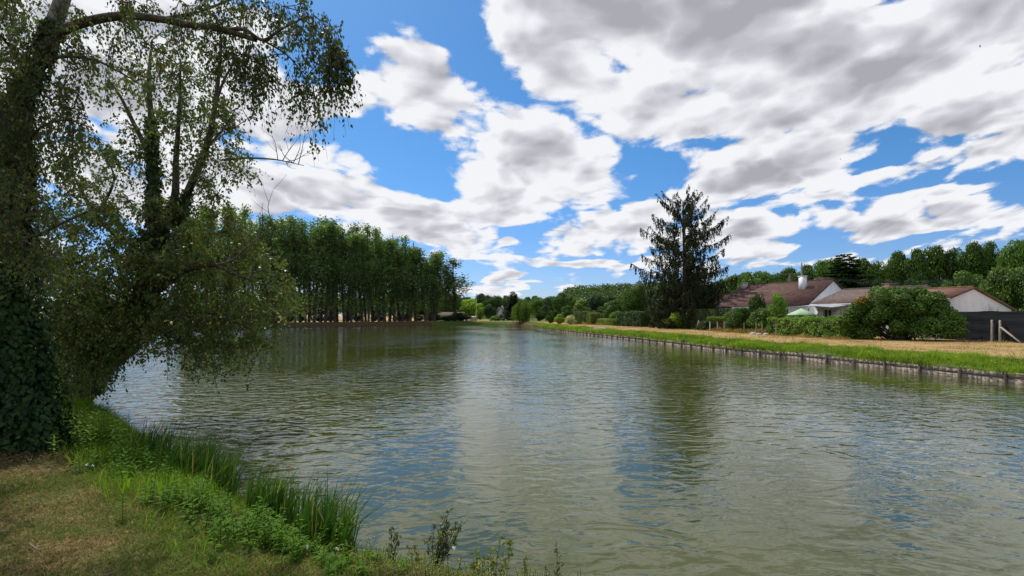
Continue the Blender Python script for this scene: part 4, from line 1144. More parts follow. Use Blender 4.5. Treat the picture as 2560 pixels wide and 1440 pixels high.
def wallmat(name, base, streak=.35):
    m, t, out = mat(name)
    co = t.new('ShaderNodeTexCoord').outputs['Object']
    n = t.noise(co, 1.2, 6, .6)
    col = t.ramp(n, [(.3, tuple(c * .86 for c in base)), (.7, base)])
    st = t.noise(t.vmath('MULTIPLY', co, (2.6, 2.6, .22)), 1.8, 5, .6)
    col = t.mix(t.mrange(st, .56, .74, 0, streak), col, (.20, .20, .19))
    p = t.new('ShaderNodeBsdfPrincipled', {'Base Color': col, 'Roughness': .9, 'Specular IOR Level': .15})
    b = t.new('ShaderNodeBump', {'Height': t.noise(co, 35, 4, .6), 'Strength': .5, 'Distance': .01})
    t.l.new(b.outputs[0], p.inputs['Normal']); t.l.new(p.outputs[0], out.inputs[0])
    return m
M['render_white'] = wallmat('render_white', (.80, .81, .83), .25)
M['render_stained'] = wallmat('render_stained', (.76, .78, .81), .7)
M['render_clean'] = wallmat('render_clean', (.80, .81, .84), .12)
M['render_grey'] = wallmat('render_grey', (.40, .38, .35), .4)
m, t, out = mat('glass')
p = t.new('ShaderNodeBsdfPrincipled', {'Base Color': (.02, .022, .025, 1), 'Roughness': .06, 'Specular IOR Level': .8})
t.l.new(p.outputs[0], out.inputs[0]); M['glass'] = m
U = np.array((.47, -.883)); VV = np.array((.883, .47)); RZ = math.atan2(U[1], U[0])
def gable_house(name, E, a0, a1, b0, br, b1, z_eave_f, z_ridge, z_eave_b, zb, wallm, roofm, label, over=.35, gover=.15, cat='house'):
    """local x along the ridge, y back from the pond; walls from b0 to b1, ridge at br"""
    r_ = empty(name, (E[0], E[1], 0), RZ)
    th = .14
    sf = (z_ridge - z_eave_f) / (br - b0); sb = (z_ridge - z_eave_b) / (b1 - br)
    w = MB(); d = .18
    v = []
    for x in (a0, a1):
        v += [(x, b0, zb - .5), (x, b1, zb - .5), (x, b1, z_eave_b - .02), (x, br, z_ridge - .02), (x, b0, z_eave_f - .02)]
    w.add(v, [(0, 1, 2, 3, 4), (9, 8, 7, 6, 5), (0, 4, 9, 5), (1, 6, 7, 2)])
    wall = w.build('wall', wallm, r_)
    rf = MB()
    def slab(y0, z0, y1, z1):
        x0, x1 = a0 - gover, a1 + gover
        rf.add([(x0, y0, z0), (x1, y0, z0), (x1, y1, z1), (x0, y1, z1), (x0, y0, z0 + th), (x1, y0, z0 + th), (x1, y1, z1 + th), (x0, y1, z1 + th)],
               [(0, 3, 2, 1), (4, 5, 6, 7), (0, 1, 5, 4), (1, 2, 6, 5), (2, 3, 7, 6), (3, 0, 4, 7)])
    slab(b0 - over, z_eave_f - over * sf, br - .003, z_ridge)
    slab(br + .003, z_ridge, b1 + over, z_eave_b - over * sb)
    roof = rf.build('roof', roofm, r_)
    rg = MB(); K = int((a1 - a0) / .33)
    for i in range(K):
        x = a0 + (a1 - a0) * i / K
        rg.tube([(x, br, z_ridge + th - .01), (x + (a1 - a0) / K * 1.05, br, z_ridge + th + .012)], [.085, .10], 8)
    rg.build('ridge_tiles', roofm, roof)
    gu = MB(); gu.bar((a0 - gover, b0 - over - .05, z_eave_f - over * sf + .02), (a1 + gover, b0 - over - .05, z_eave_f - over * sf + .02), .11, .09)
    gu.build('gutter', M['dark_metal'] if roofm is M['roof_brown'] else M['white_paint'], r_)
    return tag(r_, label, cat), roof
def chimney(roof, x, y, z0, z1, w, d, mt, cap=True):
    q = MB(); q.box(x - w / 2, y - d / 2, z0, x + w / 2, y + d / 2, z1 - .10)
    q.box(x - w / 2 - .05, y - d / 2 - .05, z1 - .098, x + w / 2 + .05, y + d / 2 + .05, z1)
    c = q.build('chimney', mt, roof)
    if cap:
        k = MB(); k.tube([(x, y, z1 + .002), (x, y, z1 + .22), (x, y, z1 + .25)], [.10, .09, .12], 10); k.build('chimney_pot', M['concrete'] if mt is not M['brick'] else M['brick'], c)
M['brick'] = pbr('brick', (.20, .13, .105), .9, .35, 9, .01, 30)
def window(parent, x0, x1, z0, z1, y, frame, glass=True, bars=1, shutters=0, name='window'):
    f = MB(); t_ = .07
    f.box(x0, y - .05, z0, x0 + t_, y + .03, z1); f.box(x1 - t_, y - .05, z0, x1, y + .03, z1)
    f.box(x0 + t_ + .001, y - .05, z1 - t_, x1 - t_ - .001, y + .03, z1); f.box(x0 + t_ + .001, y - .05, z0, x1 - t_ - .001, y + .03, z0 + t_)
    for i in range(bars):
        xm = x0 + (x1 - x0) * (i + 1) / (bars + 1); f.box(xm - .03, y - .045, z0 + t_ + .001, xm + .03, y + .02, z1 - t_ - .001)
    w = f.build(name, frame, parent)
    g = MB(); g.box(x0 + t_ - .01, y - .015, z0 + t_ - .01, x1 - t_ + .01, y - .008, z1 - t_ + .01); g.build('pane', M['glass'], w)
    for s in range(shutters):
        sx0 = x0 - .62 if s == 0 else x1 + .05; q = MB(); q.box(sx0, y - .06, z0 + .02, sx0 + .57, y - .02, z1 - .02)
        q.box(sx0 + .02, y - .075, z0 + .3, sx0 + .55, y - .0605, z0 + .4); q.box(sx0 + .02, y - .075, z1 - .4, sx0 + .55, y - .0605, z1 - .3)
        q.build('shutter', M['white_paint'], parent)
    return w
# house with the steep brown roof
E1 = (30.4, 47.6)
h1, rf1 = gable_house('brown_roofed_house', E1, -10.6, 0, .45, 5.1, 9.8, 3.75, 6.35, 3.8, .75, M['render_stained'], M['roof_brown'], 'white house with a steep brown tiled roof and a tall white chimney')
chimney(rf1, -2.3, 3.5, 5.2, 6.95, .62, .5, M['render_white'], False)
chimney(rf1, -10.0, 4.4, 5.9, 6.75, .6, .5, M['render_grey'], False)
chimney(rf1, -1.6, 6.2, 5.7, 6.8, .9, .6, M['brick'], False)
for xx in (-9.2, -6.2, -3.4):
    window(h1, xx, xx + 1.2, 1.7, 2.9, .445, M['white_paint'])
window(h1, -1.6, -.6, .8, 3.0, .445, M['white_paint'], name='door')
# lower long house
E2 = (28.9, 44.0)
h2, rf2 = gable_house('long_low_house', E2, -.15, 6.6, .3, 5.47, 10.6, 3.62, 5.02, 3.6, .75, M['render_white'], M['roof_grey'], 'low white house with a long grey brown roof partly behind the big bush')
chimney(rf2, 4.35, 3.9, 4.5, 5.45, .8, .6, M['brick'], False)
window(h2, .72, 1.48, .8, 3.15, .295, M['white_paint'], bars=1, shutters=2, name='french_window')
window(h2, 2.85, 3.3, 1.9, 2.9, .295, M['white_paint'], bars=0)
q = MB(); q.bar((2.4, -.1, .8), (2.62, .18, 2.35), .22, .04); tag(q.build('leaning_board', M['grey_wood'], loc=(E2[0], E2[1], 0)), 'grey board leaning against the wall of the low white house', 'board'); bpy.data.objects['leaning_board'].rotation_euler = (0, 0, RZ)
# outbuilding with the white gable
h3, rf3 = gable_house('white_gabled_outbuilding', (35.8 - .883 * 4.5, 35.7 - .47 * 4.5), -3.3, 0, .3, 4.5, 12.4, 3.75, 4.58, 3.05, .75, M['render_clean'], M['roof_red'], 'white outbuilding gable with a shallow red tiled roof behind the black fence', gover=.12, over=.3, cat='outbuilding')
# dead creeper on the gable
q = MB(); g = np.random.default_rng(4)
for i in range(26):
    y0 = 8.2 + g.normal() * .7; pts = [(.03, y0, .8)]
    z = .8
    while z < g.uniform(2.6, 3.5):
        z += .22; pts.append((.03 + g.uniform(0, .03), pts[-1][1] + g.normal() * .07, z))
    q.tube(pts, np.linspace(.012, .004, len(pts)), 4)
q.build('dead_creeper', pbr('creeper', (.16, .09, .06), .9), h3)
# neighbour half hidden by the spruce
h4, rf4 = gable_house('hidden_white_house', (26.9, 71.0), -4, 5.0, .3, 4.0, 8.0, 3.6, 5.6, 3.6, .75, M['render_white'], M['roof_brown'], 'white walled house half hidden behind the spruce skirts')
window(h4, 1.0, 2.1, 1.6, 2.8, .295, M['white_paint']); window(h4, 3.0, 4.1, 1.6, 2.8, .295, M['white_paint'])
# grey canopy over the terrace
r_ = tag(empty('terrace_canopy', (E2[0], E2[1], 0), RZ), 'thin grey terrace canopy on slim posts before the low white house', 'canopy')
q = MB(); K = 14
for i in range(K):
    x0 = -1.1 + 4.0 * i / K; x1 = -1.1 + 4.0 * (i + 1) / K
    f0 = .16 * math.sin(math.pi * i / K * 1.0); f1 = .16 * math.sin(math.pi * (i + 1) / K * 1.0)
    q.add([(x0, -2.6, 3.20 + f0), (x1, -2.6, 3.20 + f1), (x1, .1, 3.42 + f1), (x0, .1, 3.42 + f0), (x0, -2.6, 3.24 + f0), (x1, -2.6, 3.24 + f1), (x1, .1, 3.46 + f1), (x0, .1, 3.46 + f0)],
          [(0, 3, 2, 1), (4, 5, 6, 7), (0, 1, 5, 4), (1, 2, 6, 5), (2, 3, 7, 6), (3, 0, 4, 7)])
q.build('roof_sheet', pbr('canopy_grey', (.36, .37, .39), .6, .15, 3), r_)
for x_, y_ in ((-1.0, -2.5), (.9, -2.5), (2.8, -2.5)):
    q = MB(); q.tube([(x_, y_, .6), (x_, y_, 3.2)], [.035, .035], 8); q.build('post', M['dark_metal'], r_)
# pale green parasol
c = P(2003, 776, 41.5)
r_ = tag(empty('garden_parasol', (c[0], c[1], .75)), 'pale green garden parasol with a dark green valance on the terrace', 'parasol')
q = MB(); n8 = 4; R1 = 1.15
vt = [(0, 0, 2.42)] + [(R1 * math.cos(a), R1 * math.sin(a), 1.84) for a in np.arange(n8) * 2 * math.pi / n8 + .9] + [(R1 * .999 * math.cos(a), R1 * .999 * math.sin(a), 1.80) for a in np.arange(n8) * 2 * math.pi / n8 + .9] + [(0, 0, 2.38)]
q.add(vt, [(0, 1 + i, 1 + (i + 1) % n8) for i in range(n8)] + [(9, 5 + (i + 1) % n8, 5 + i) for i in range(n8)] + [(1 + i, 5 + i, 5 + (i + 1) % n8, 1 + (i + 1) % n8) for i in range(n8)])
q.build('canopy', pbr('parasol_green', (.33, .46, .28), .8, .08), r_)
q = MB()
for i in range(n8):
    a0_, a1_ = (np.array((R1 * math.cos(a), R1 * math.sin(a), 1.69)) for a in ((i * math.pi / 2 + .9), ((i + 1) * math.pi / 2 + .9)))
    q.bar(a0_, a1_, .02, .20)
q.build('valance', pbr('valance_green', (.02, .06, .05), .8, .1), r_)
q = MB(); q.tube([(0, 0, -.1), (0, 0, 2.4)], [.03, .025], 8); q.build('pole', M['dark_metal'], r_)

# ------------------------------------------------------------------ utility poles and wires
def upole(px, top, Y, label, wood=True, arm=True):
    c = P(px, top, Y); z = float(ground_z([c[0]], [Y])[0])
    r_ = tag(empty('utility_pole', (c[0], Y, z)), label, 'utility pole')
    h_ = c[2] - z
    q = MB(); q.tube([(0, 0, -.5), (0, 0, h_)], [.13, .09], 8); q.build('pole', M['grey_wood'] if wood else M['concrete'], r_)
    if arm:
        q = MB(); q.bar((-.5, 0, h_ - .25), (.5, 0, h_ - .25), .08, .08)
        for s in (-.42, 0, .42): q.tube([(s, 0, h_ - .2), (s, 0, h_ - .06)], [.04, .03], 6)
        q.build('crossarm', M['dark_metal'], r_)
    return np.array((c[0], Y, c[2]))
pa = upole(1974, 684, 60, 'short grey utility pole rising behind the ridge of the steep brown roof')
pb = upole(2004, 657, 64, 'taller dark utility pole just right of the short grey one', wood=False, arm=False)
pc = upole(1191, 742, 152, 'tall pale utility pole before the lime green tree at the far end', wood=False, arm=False)
pd = np.array(P(2700, 668, 50))
q = MB()
for s in (-.42, 0, .42):
    t_ = np.linspace(0, 1, 24)[:, None]; a_ = pa + (s, 0, -.1); b_ = pd + (s, 0, s * .8)
    pts = a_ + (b_ - a_) * t_ + np.array((0, 0, -1.)) * 1.3 * 4 * t_ * (1 - t_); q.tube(pts - pa, .016, 4)
tag(q.build('overhead_wires', M['dark_metal'], loc=pa), 'thin overhead wires running right from the short grey pole', 'wires')
dcc = upole(2700, 664, 50, 'utility pole outside the right edge') if False else None

# ------------------------------------------------------------------ little things along the right bank
# topiary gate
c = P(1792, 800, 54); zg = float(ground_z([c[0]], [c[1]])[0])
r_ = tag(empty('topiary_gate', (c[0], c[1], zg), -.55), 'small red slatted gate between pale posts under a clipped green cap', 'gate')
for x_ in (-.75, .05, .78):
    q = MB(); q.tube([(x_, 0, -.2), (x_, 0, 1.15), (x_, 0, 1.18)], [.05, .05, .03], 8); q.build('post', M['white_paint'], r_)
q = MB()
for x_ in np.arange(.16, .72, .09): q.box(x_, -.012, .05, x_ + .045, .012, 1.05)
q.box(.11, .013, .2, .72, .04, .27); q.box(.11, .013, .85, .72, .04, .92); q.build('slats', pbr('red_slats', (.20, .07, .05), .8), r_)
q = MB(); g = np.random.default_rng(9); crown_leaves(q, g, [(x_, 0, 1.42, .34) for x_ in np.linspace(-.75, .75, 7)], 4500, .09)
o = q.build('green_cap', M['foliage'], r_); o.color = (.09, .15, .025, 1)
c = P(1746, 812, 57); zg = float(ground_z([c[0]], [c[1]])[0])
q = MB(); q.bar((-.35, 0, -.05), (.05, 0, 1.25), .07, .07); q.bar((.45, .1, -.05), (.05, .08, 1.2), .07, .07)
tag(q.build('wooden_prop', M['grey_wood'], loc=(c[0], c[1], zg)), 'pair of pale wooden props leaning together by the tall dark hedge', 'props')
# wire fence and gate in the shade
c0_ = np.array((22.6, 74.3)); c1_ = np.array((23.5, 69.0)); L_ = np.linalg.norm(c1_ - c0_)
r_ = tag(empty('garden_gate', (*c0_, .7), math.atan2(*(c1_ - c0_)[::-1])), 'dark blue metal garden gate in the shade left of the spruce', 'gate')
blue = pbr('gate_blue', (.02, .03, .055), .5, .2, 4, spec=.4)
q = MB(); q.bar((0, 0, 1.75), (L_, 0, 1.75), .05); q.bar((0, 0, .12), (L_, 0, .12), .05)
for x_ in np.arange(.12, L_ - .05, .12): q.box(x_ - .012, -.012, .1454, x_ + .012, .012, 1.7246)
q.build('bars', blue, r_)
for x_ in (0, L_ / 2, L_): q = MB(); q.box(x_ - .045, .03, -.2, x_ + .045, .12, 1.9); q.build('post', blue, r_)
# wire garden fence posts in the weeds
for i, (px, Y_) in enumerate(((1890, 45.5), (1905, 44.6), (1940, 42.8), (1860, 48))):
    c = P(px, 800, Y_ - 1.2); zg = float(ground_z([c[0]], [c[1]])[0])
    q = MB(); q.tube([(0, 0, -.2), (.01, 0, .6), (.02, .01, 1.1)], [.04, .04, .035], 7)
    tag(q.build('fence_post', M['grey_wood'], smooth=True, loc=(c[0], c[1], zg)), 'short grey wooden fence post in the dry weeds, %s' % ('below the middle of the green bush', 'second from the right', 'rightmost, beside the light green hedge', 'leftmost, below the rounded dark bush')[i], 'post', 'fence posts in the dry weeds')
for i, (px, s) in enumerate(((1883, .3), (1897, .22), (1915, .26))):
    c = P(px, 820, 44 - i * .6); zg = float(ground_z([c[0]], [c[1]])[0]); g = np.random.default_rng(i)
    q = MB(); an = np.linspace(0, 2 * np.pi, 9, endpoint=False)
    rings_ = [np.stack([np.cos(an) * s * k_ * (1 + .2 * g.normal(size=9)), np.sin(an) * s * k_, np.full(9, z_ * s)], 1) for k_, z_ in ((1, -.2), (1.05, .3), (.7, .62), (.2, .72))]
    q.add(np.concatenate(rings_), [(r * 9 + j, r * 9 + (j + 1) % 9, (r + 1) * 9 + (j + 1) % 9, (r + 1) * 9 + j) for r in range(3) for j in range(9)] + [tuple(27 + j for j in range(9))])
    tag(q.build('pale_stone', M['concrete'], smooth=True, loc=(c[0], c[1], zg)), ('largest pale stone at the left of three in the dry weeds', 'smallest pale stone between two others in the dry weeds', 'right hand pale stone in the dry weeds by the hedge')[i], 'stone')

# ------------------------------------------------------------------ far end
# steep roofed white gabled house
c = P(1252, 793, 158); zg = .7
r_ = tag(empty('steep_gabled_house', (c[0], c[1], zg), .25), 'narrow white steep gabled house between dark trees at the far end', 'house')
q = MB(); w_ = 2.0; he, hr = 1.8, 5.0
q.add([(-w_, 0, -.5), (w_, 0, -.5), (w_, 0, he), (0, 0, hr), (-w_, 0, he), (-w_, 8, -.5), (w_, 8, -.5), (w_, 8, he), (0, 8, hr), (-w_, 8, he)], [(0, 1, 2, 3, 4), (9, 8, 7, 6, 5), (1, 6, 7, 2), (0, 4, 9, 5)])
q.build('wall', M['render_clean'], r_)
q = MB()
for s in (-1, 1):
    n_ = np.array((hr - he, 0, w_)) / math.hypot(hr - he, w_); n_[0] *= s; v0 = np.array((s * (w_ + .25), 0, he - .4)); v1 = np.array((s * .002, 0, hr)); 
    lo = [v0 + (0, -.25, 0), v1 + (0, -.25, 0), v1 + (0, 8.2, 0), v0 + (0, 8.2, 0)]; hi = [p_ + n_ * .15 for p_ in lo]
    q.add(lo + hi, [(0, 1, 2, 3), (7, 6, 5, 4), (0, 4, 5, 1), (1, 5, 6, 2), (2, 6, 7, 3), (3, 7, 4, 0)])
rr = q.build('roof', M['roof_grey'], r_)
q = MB(); q.box(.9, 2, 3.2, 1.6, 2.6, 5.6); q.build('chimney', M['render_grey'], rr)
window(r_, -.5, .5, 1.2, 2.4, -.004, M['white_paint'])
# brown roofed hut behind the scrub
c = P(1128, 793, 158)
r_ = tag(empty('brown_roofed_hut', (c[0], c[1], .8), .05), 'low hut with a wide brown roof behind the scrub at the end of the poplars', 'hut')
q = MB(); q.box(-4.2, 0, -.4, 4.2, 5, 1.6); q.build('wall', M['render_grey'], r_)
q = MB(); q.add([(-4.6, -.5, 1.45), (4.6, -.5, 1.45), (4.6, 2.5, 3.1), (-4.6, 2.5, 3.1), (4.6, 5.5, 1.45), (-4.6, 5.5, 1.45), (-4.6, -.5, 1.602), (4.6, -.5, 1.602), (4.6, 2.5, 3.25), (-4.6, 2.5, 3.25), (4.6, 5.5, 1.602), (-4.6, 5.5, 1.602)],
             [(0, 3, 2, 1), (3, 5, 4, 2), (6, 7, 8, 9), (9, 8, 10, 11), (0, 1, 7, 6), (5, 11, 10, 4), (1, 2, 8, 7), (2, 4, 10, 8), (0, 6, 9, 3), (3, 9, 11, 5)]); q.build('roof', M['roof_grey'], r_)
for x_ in (-2.8, .2, 2.4): window(r_, x_, x_ + .9, .5, 1.3, -.004, M['white_paint'], bars=0)
# grey shed and yellow panels
c = P(1181, 795, 150)
r_ = tag(empty('grey_shed', (c[0], c[1], .75), .1), 'small grey shed left of the yellow tarpaulin at the far end', 'shed')
q = MB(); q.box(-.95, 0, -.3, .95, 1.8, 1.45); q.build('wall', M['render_grey'], r_)
q = MB(); q.add([(-1.1, -.15, 1.452), (1.1, -.15, 1.452), (1.1, 1.95, 1.80), (-1.1, 1.95, 1.80), (-1.1, -.15, 1.53), (1.1, -.15, 1.53), (1.1, 1.95, 1.88), (-1.1, 1.95, 1.88)], [(0, 3, 2, 1), (4, 5, 6, 7), (0, 1, 5, 4), (1, 2, 6, 5), (2, 3, 7, 6), (3, 0, 4, 7)]); q.build('roof', M['concrete'], r_)
q = MB(); q.box(-.3, -.03, -.1, .4, -.002, 1.2); q.build('door', M['grey_wood'], r_)
c = P(1208, 797, 148)
r_ = tag(empty('yellow_tarpaulin_stack', (c[0], c[1], .72), .04), 'long low stack under a straw yellow cover at the far end of the pond', 'covered stack')
q = MB(); K = 18; xs = np.linspace(-2.15, 2.15, K); g = np.random.default_rng(3)
pr = [(-.45, 0), (-.42, .45), (-.30, .68), (.3, .70), (.45, 0)]
vv = [(x_, y_ + g.normal() * .01, z_ * (1 + .05 * g.normal())) for x_ in xs for y_, z_ in pr]
q.add(vv, [(i * 5 + j, i * 5 + j + 1, (i + 1) * 5 + j + 1, (i + 1) * 5 + j) for i in range(K - 1) for j in range(4)] + [(0, 1, 2, 3, 4), tuple((K - 1) * 5 + j for j in (4, 3, 2, 1, 0))])
q.build('cover', pbr('tarp_yellow', (.70, .46, .16), .8, .12, 2), r_)
q = MB(); q.box(-2.5, -.45, 0, -2.2, .45, .85); q.box(2.2, -.45, 0, 2.5, .45, .85); q.build('end_board', M['dark_metal'], r_)
c = P(1265, 797, 146); q = MB(); q.tube([(0, 0, -.2), (0, 0, .35), (.0, 0, .55), (0, 0, .8), (0, 0, .85)], [.12, .12, .3, .3, .15], 10)
tag(q.build('pale_bin', M['concrete'], loc=(c[0], c[1], .72)), 'small pale round bin on the grass right of the far shrubs', 'bin')
# parked white car under the poplars
def car(px, Y_, label):
    c = P(px, 797, Y_); zg = float(ground_z([c[0]], [Y_])[0])
    r_ = tag(empty('parked_car', (c[0], Y_, zg), .2), label, 'car')
    prof = [(-2.0, .35), (-2.05, .75), (-1.9, .95), (-1.35, 1.02), (-.75, 1.48), (.75, 1.5), (1.5, 1.05), (1.95, .95), (2.0, .35)]
    q = MB(); nP = len(prof)
    vv = [(x_, -.8 if z_ < 1.2 else -.62, z_) for x_, z_ in prof] + [(x_, .8 if z_ < 1.2 else .62, z_) for x_, z_ in prof]
    q.add(vv, [tuple(range(nP))[::-1], tuple(range(nP, 2 * nP))] + [(i, i + 1, nP + i + 1, nP + i) for i in range(nP - 1)] + [(nP - 1, 0, nP, 2 * nP - 1)])
    q.build('body', pbr('car_white', (.78, .78, .80), .3, .02, spec=.5), r_)
    q = MB()
    for s in (-1, 1):
        q.add([(-1.2, s * .785, 1.06), (-.72, s * .64, 1.42), (.70, s * .64, 1.44), (1.3, s * .785, 1.08)], [(0, 1, 2, 3)])
    q.build('window', M['glass'], r_)
    for x_ in (-1.3, 1.25):
        for s in (-1, 1):
            q = MB(); q.tube([(x_, s * .84, .33), (x_, s * .64, .33)], [.33, .33], 14); q.tube([(x_, s * .845, .33), (x_, s * .86, .33)], [.18, .001], 10); q.build('wheel', M['dark_metal'], r_)
car(1001, 150, 'white car parked beyond the poplar trunks on the far left bank')
# picnic tables
def picnic(px, Y_, label):
    c = P(px, 800, Y_); zg = float(ground_z([c[0]], [Y_])[0])
    r_ = tag(empty('picnic_table', (c[0], Y_, zg), .3), label, 'picnic table', 'picnic tables under the poplars')
    mt = M['reddish_wood']
    q = MB(); q.box(-.95, -.38, .72, .95, .38, .77); q.build('tabletop', mt, r_)
    for s in (-1, 1):
        q = MB(); q.box(-.95, s * .75 - .13, .42, .95, s * .75 + .13, .46); q.build('bench_seat', mt, r_)
    for x_ in (-.7, .7):
        q = MB(); q.bar((x_, -.62, 0), (x_, -.25, .718), .09, .05); q.bar((x_, .62, 0), (x_, .25, .718), .09, .05); q.bar((x_ + .06, -.85, .39), (x_ + .06, .85, .39), .09, .04); q.build('leg_frame', mt, r_)
M['reddish_wood'] = pbr('reddish_wood', (.20, .095, .05), .85, .3)
picnic(620, 104, 'reddish wooden picnic table on the straw left of the poplar trunks')
picnic(853, 122, 'dark wooden picnic table between the middle poplar trunks')
# birds in the sky
def bird(px, py, Y_, s, label):
    c = P(px, py, Y_); r_ = MB()
    w_ = [(-.9, .25, .18), (-.45, .12, .10), (0, 0, 0), (.45, .12, .10), (.9, .25, .18)]
    r_.tube([(0, -.35, 0), (0, -.1, 0), (0, .25, 0), (0, .42, -.02)], [.01, .07, .06, .01], 6)
    for sgn in (-1, 1):
        r_.add([(0, .15, .02), (sgn * .45, .2, .12), (sgn * 1.0, -.15, .2), (sgn * .45, -.02, .12), (0, -.12, .02)], [(0, 1, 3, 4), (1, 2, 3)])
    o = tag(r_.build('bird', M['dark_metal'], loc=c), label, 'bird'); o.scale = (s, s, s); o.rotation_euler = (.5, .3, .8)
bird(2450, 116, 60, .38, 'tiny dark bird flying high under the grey cloud at the upper right')
bird(2101, 398, 90, .35, 'tiny dark bird flying below the middle right clouds')

# ------------------------------------------------------------------ foreground trees on the left
def grow(limbs, clusters, g, twig_len=(.35, .9), droop=.6, leaf=.055, lpt=26, tpc=10, spread=.35, bare=False, twigr=.004, max_from=None):
    """from each cluster point a branch runs back to the nearest limb; twigs with leaves hang about it"""
    wood = MB(); LC = []; LA = []
    allp = []; allr = []
    for pts, rad in limbs:
        allp.append(pts); allr.append(rad)
    AP = np.concatenate(allp); AR = np.concatenate(allr)
    for cl in clusters:
        c = np.array(cl[:3]); dens = cl[3]
        dz_ = AP[:, 2] - c[2]; dist = np.linalg.norm(AP - c, axis=1) + np.clip(dz_, 0, 9) * .0 + np.abs(AR - .03) * .0
        k = dist.argmin(); s0 = AP[k]; L = dist[k]
        if L > .15:
            md = (s0 + c) / 2 + np.array((0, 0, .10 * L)) + g.normal(size=3) * .07 * L
            path = spline([s0, md, c], 5)
            wood.tube(path, np.linspace(min(.022, AR[k] * .6, .006 + L * .008), .0045, len(path)), 5)
            # branch points join the skeleton so that later clusters can fork from it
            AP = np.vstack([AP, path[3:]]); AR = np.concatenate([AR, np.full(len(path) - 3, .012)])
        else:
            path = np.array([s0, c])
        nt_ = max(1, int(tpc * dens))
        for j in range(nt_):
            b0 = path[g.integers(len(path) // 2, len(path))] + g.normal(size=3) * .03
            d = rdir(1, .1, g)[0]; TL = g.uniform(*twig_len)
            tt = np.linspace(0, 1, 6)[:, None]
            tp = b0 + d * TL * tt * .75 * spread / .35 + np.array((0, 0, -1.)) * droop * TL * tt ** 1.6 + g.normal(size=3) * .05 * tt
            wood.tube(tp, np.linspace(twigr, .0015, 6), 3)
            if bare: continue
            m_ = int(lpt * TL / .6 * g.uniform(.6, 1.25)); q = g.uniform(.05, 1, m_)
            cc = np.stack([np.interp(q, tt[:, 0], tp[:, k2]) for k2 in range(3)], 1) + g.normal(size=(m_, 3)) * .035
            LC.append(cc); LA.append(rdir(m_, 0, g) * .7 + np.array((0, 0, -.55)) + (tp[-1] - tp[0]) / TL * .4)
    lf = MB()
    if LC:
        LC = np.concatenate(LC); LA = np.concatenate(LA); m_ = len(LC)
        s = leaf * g.uniform(.55, 1.3, m_)
        lf.quads(leaves(LC, LA, rdir(m_, .35, g), s, s * .62, .42))
    return wood, lf
def limb(pts, r0, r1, n=8):
    pts = spline([np.array(p_) for p_ in pts], n); return (pts, np.linspace(r0, r1, len(pts)))
def inpoly(px, py, poly):
    poly = np.array(poly, float); x, y = px, py; ins = False; j = len(poly) - 1
    for i in range(len(poly)):
        if (poly[i][1] > y) != (poly[j][1] > y) and x < (poly[j][0] - poly[i][0]) * (y - poly[i][1]) / (poly[j][1] - poly[i][1]) + poly[i][0]: ins = not ins
        j = i
    return ins
def fill(poly, nn, Y0, Y1, dens, g):
    """cluster centres spread through the crown space seen within an outline, between two depths"""
    a = np.array(poly); out = []
    while len(out) < nn:
        px = g.uniform(a[:, 0].min(), a[:, 0].max()); py = g.uniform(a[:, 1].min(), a[:, 1].max())
        if inpoly(px, py, poly):
            out.append((*P(px, py, g.uniform(Y0, Y1)), dens * g.uniform(.7, 1.3)))
    out.sort(key=lambda q: g.uniform())
    return out
# --- tree A: ivy clad birch at the very left with a long arching bough
g = np.random.default_rng(101)
A = 6.9
base = P(60, 1130, 6.8); base[2] = .3
LA_ = [limb([base, P(40, 900, 6.85), P(8, 600, 6.9), P(20, 400, 6.95), P(62, 230, 7.0), P(135, 60, 7.0), P(190, -120, 7.1), P(260, -420, 7.3)], .20, .06),
       limb([P(120, 100, 7.0), P(190, 62, 6.9), P(300, 40, 6.8), P(400, 48, 6.7), P(470, 62, 6.6), P(560, 76, 6.55), P(640, 100, 6.5)], .085, .038),
       limb([P(400, 48, 6.7), P(470, 36, 6.8), P(545, 12, 6.9), P(640, -30, 7.0)], .035, .014),
       limb([P(560, 76, 6.55), P(610, 74, 6.5), P(655, 100, 6.4), P(685, 85, 6.35), P(712, 68, 6.3), P(770, 40, 6.2)], .036, .012),
       limb([P(655, 100, 6.45), P(700, 125, 6.4), P(735, 155, 6.3), P(765, 205, 6.25), P(775, 250, 6.2)], .018, .006),
       limb([P(300, 45, 6.8), P(340, 75, 6.7), P(370, 110, 6.6), P(430, 150, 6.5), P(470, 180, 6.4)], .02, .006),
       limb([P(120, 160, 7.0), P(150, 142, 6.9), P(230, 148, 6.7), P(290, 175, 6.5), P(340, 205, 6.4)], .035, .010),
       limb([P(190, -120, 7.1), P(330, -140, 6.8), P(520, -90, 6.4), P(700, -60, 6.1), P(820, -20, 6.0)], .07, .02),
       limb([P(50, 420, 6.95), P(90, 330, 6.4), P(160, 300, 6.0), P(230, 320, 5.8)], .03, .008),
       limb([P(75, 220, 7.0), P(30, 120, 6.6), P(-40, 60, 6.2)], .05, .02),
       limb([P(30, 600, 6.9), P(90, 590, 6.6), P(150, 560, 6.3), P(240, 520, 6.1)], .035, .01)]
treeA = tag(empty('ivy_clad_birch', (base[0], base[1], base[2])), 'nearest tall birch, its trunk smothered in ivy and one long bough arching right', 'tree')
def rel(mb, o):
    for i in range(len(mb.v)): mb.v[i] = mb.v[i] - np.array(o)
    return mb
tk = MB(); tk.tube(*LA_[0], 10)
rel(tk, base).build('trunk', M['pale_bark'], treeA, smooth=True)
for pts, rad in LA_[1:]:
    tk = MB(); tk.tube(pts, rad * .85, 7); rel(tk, base).build('bough', M['bark'], treeA, smooth=True)
CA = fill([(690, -20), (800, -20), (862, 60), (876, 160), (850, 215), (800, 180), (760, 110), (700, 60)], 32, 5.7, 6.6, .8, g)
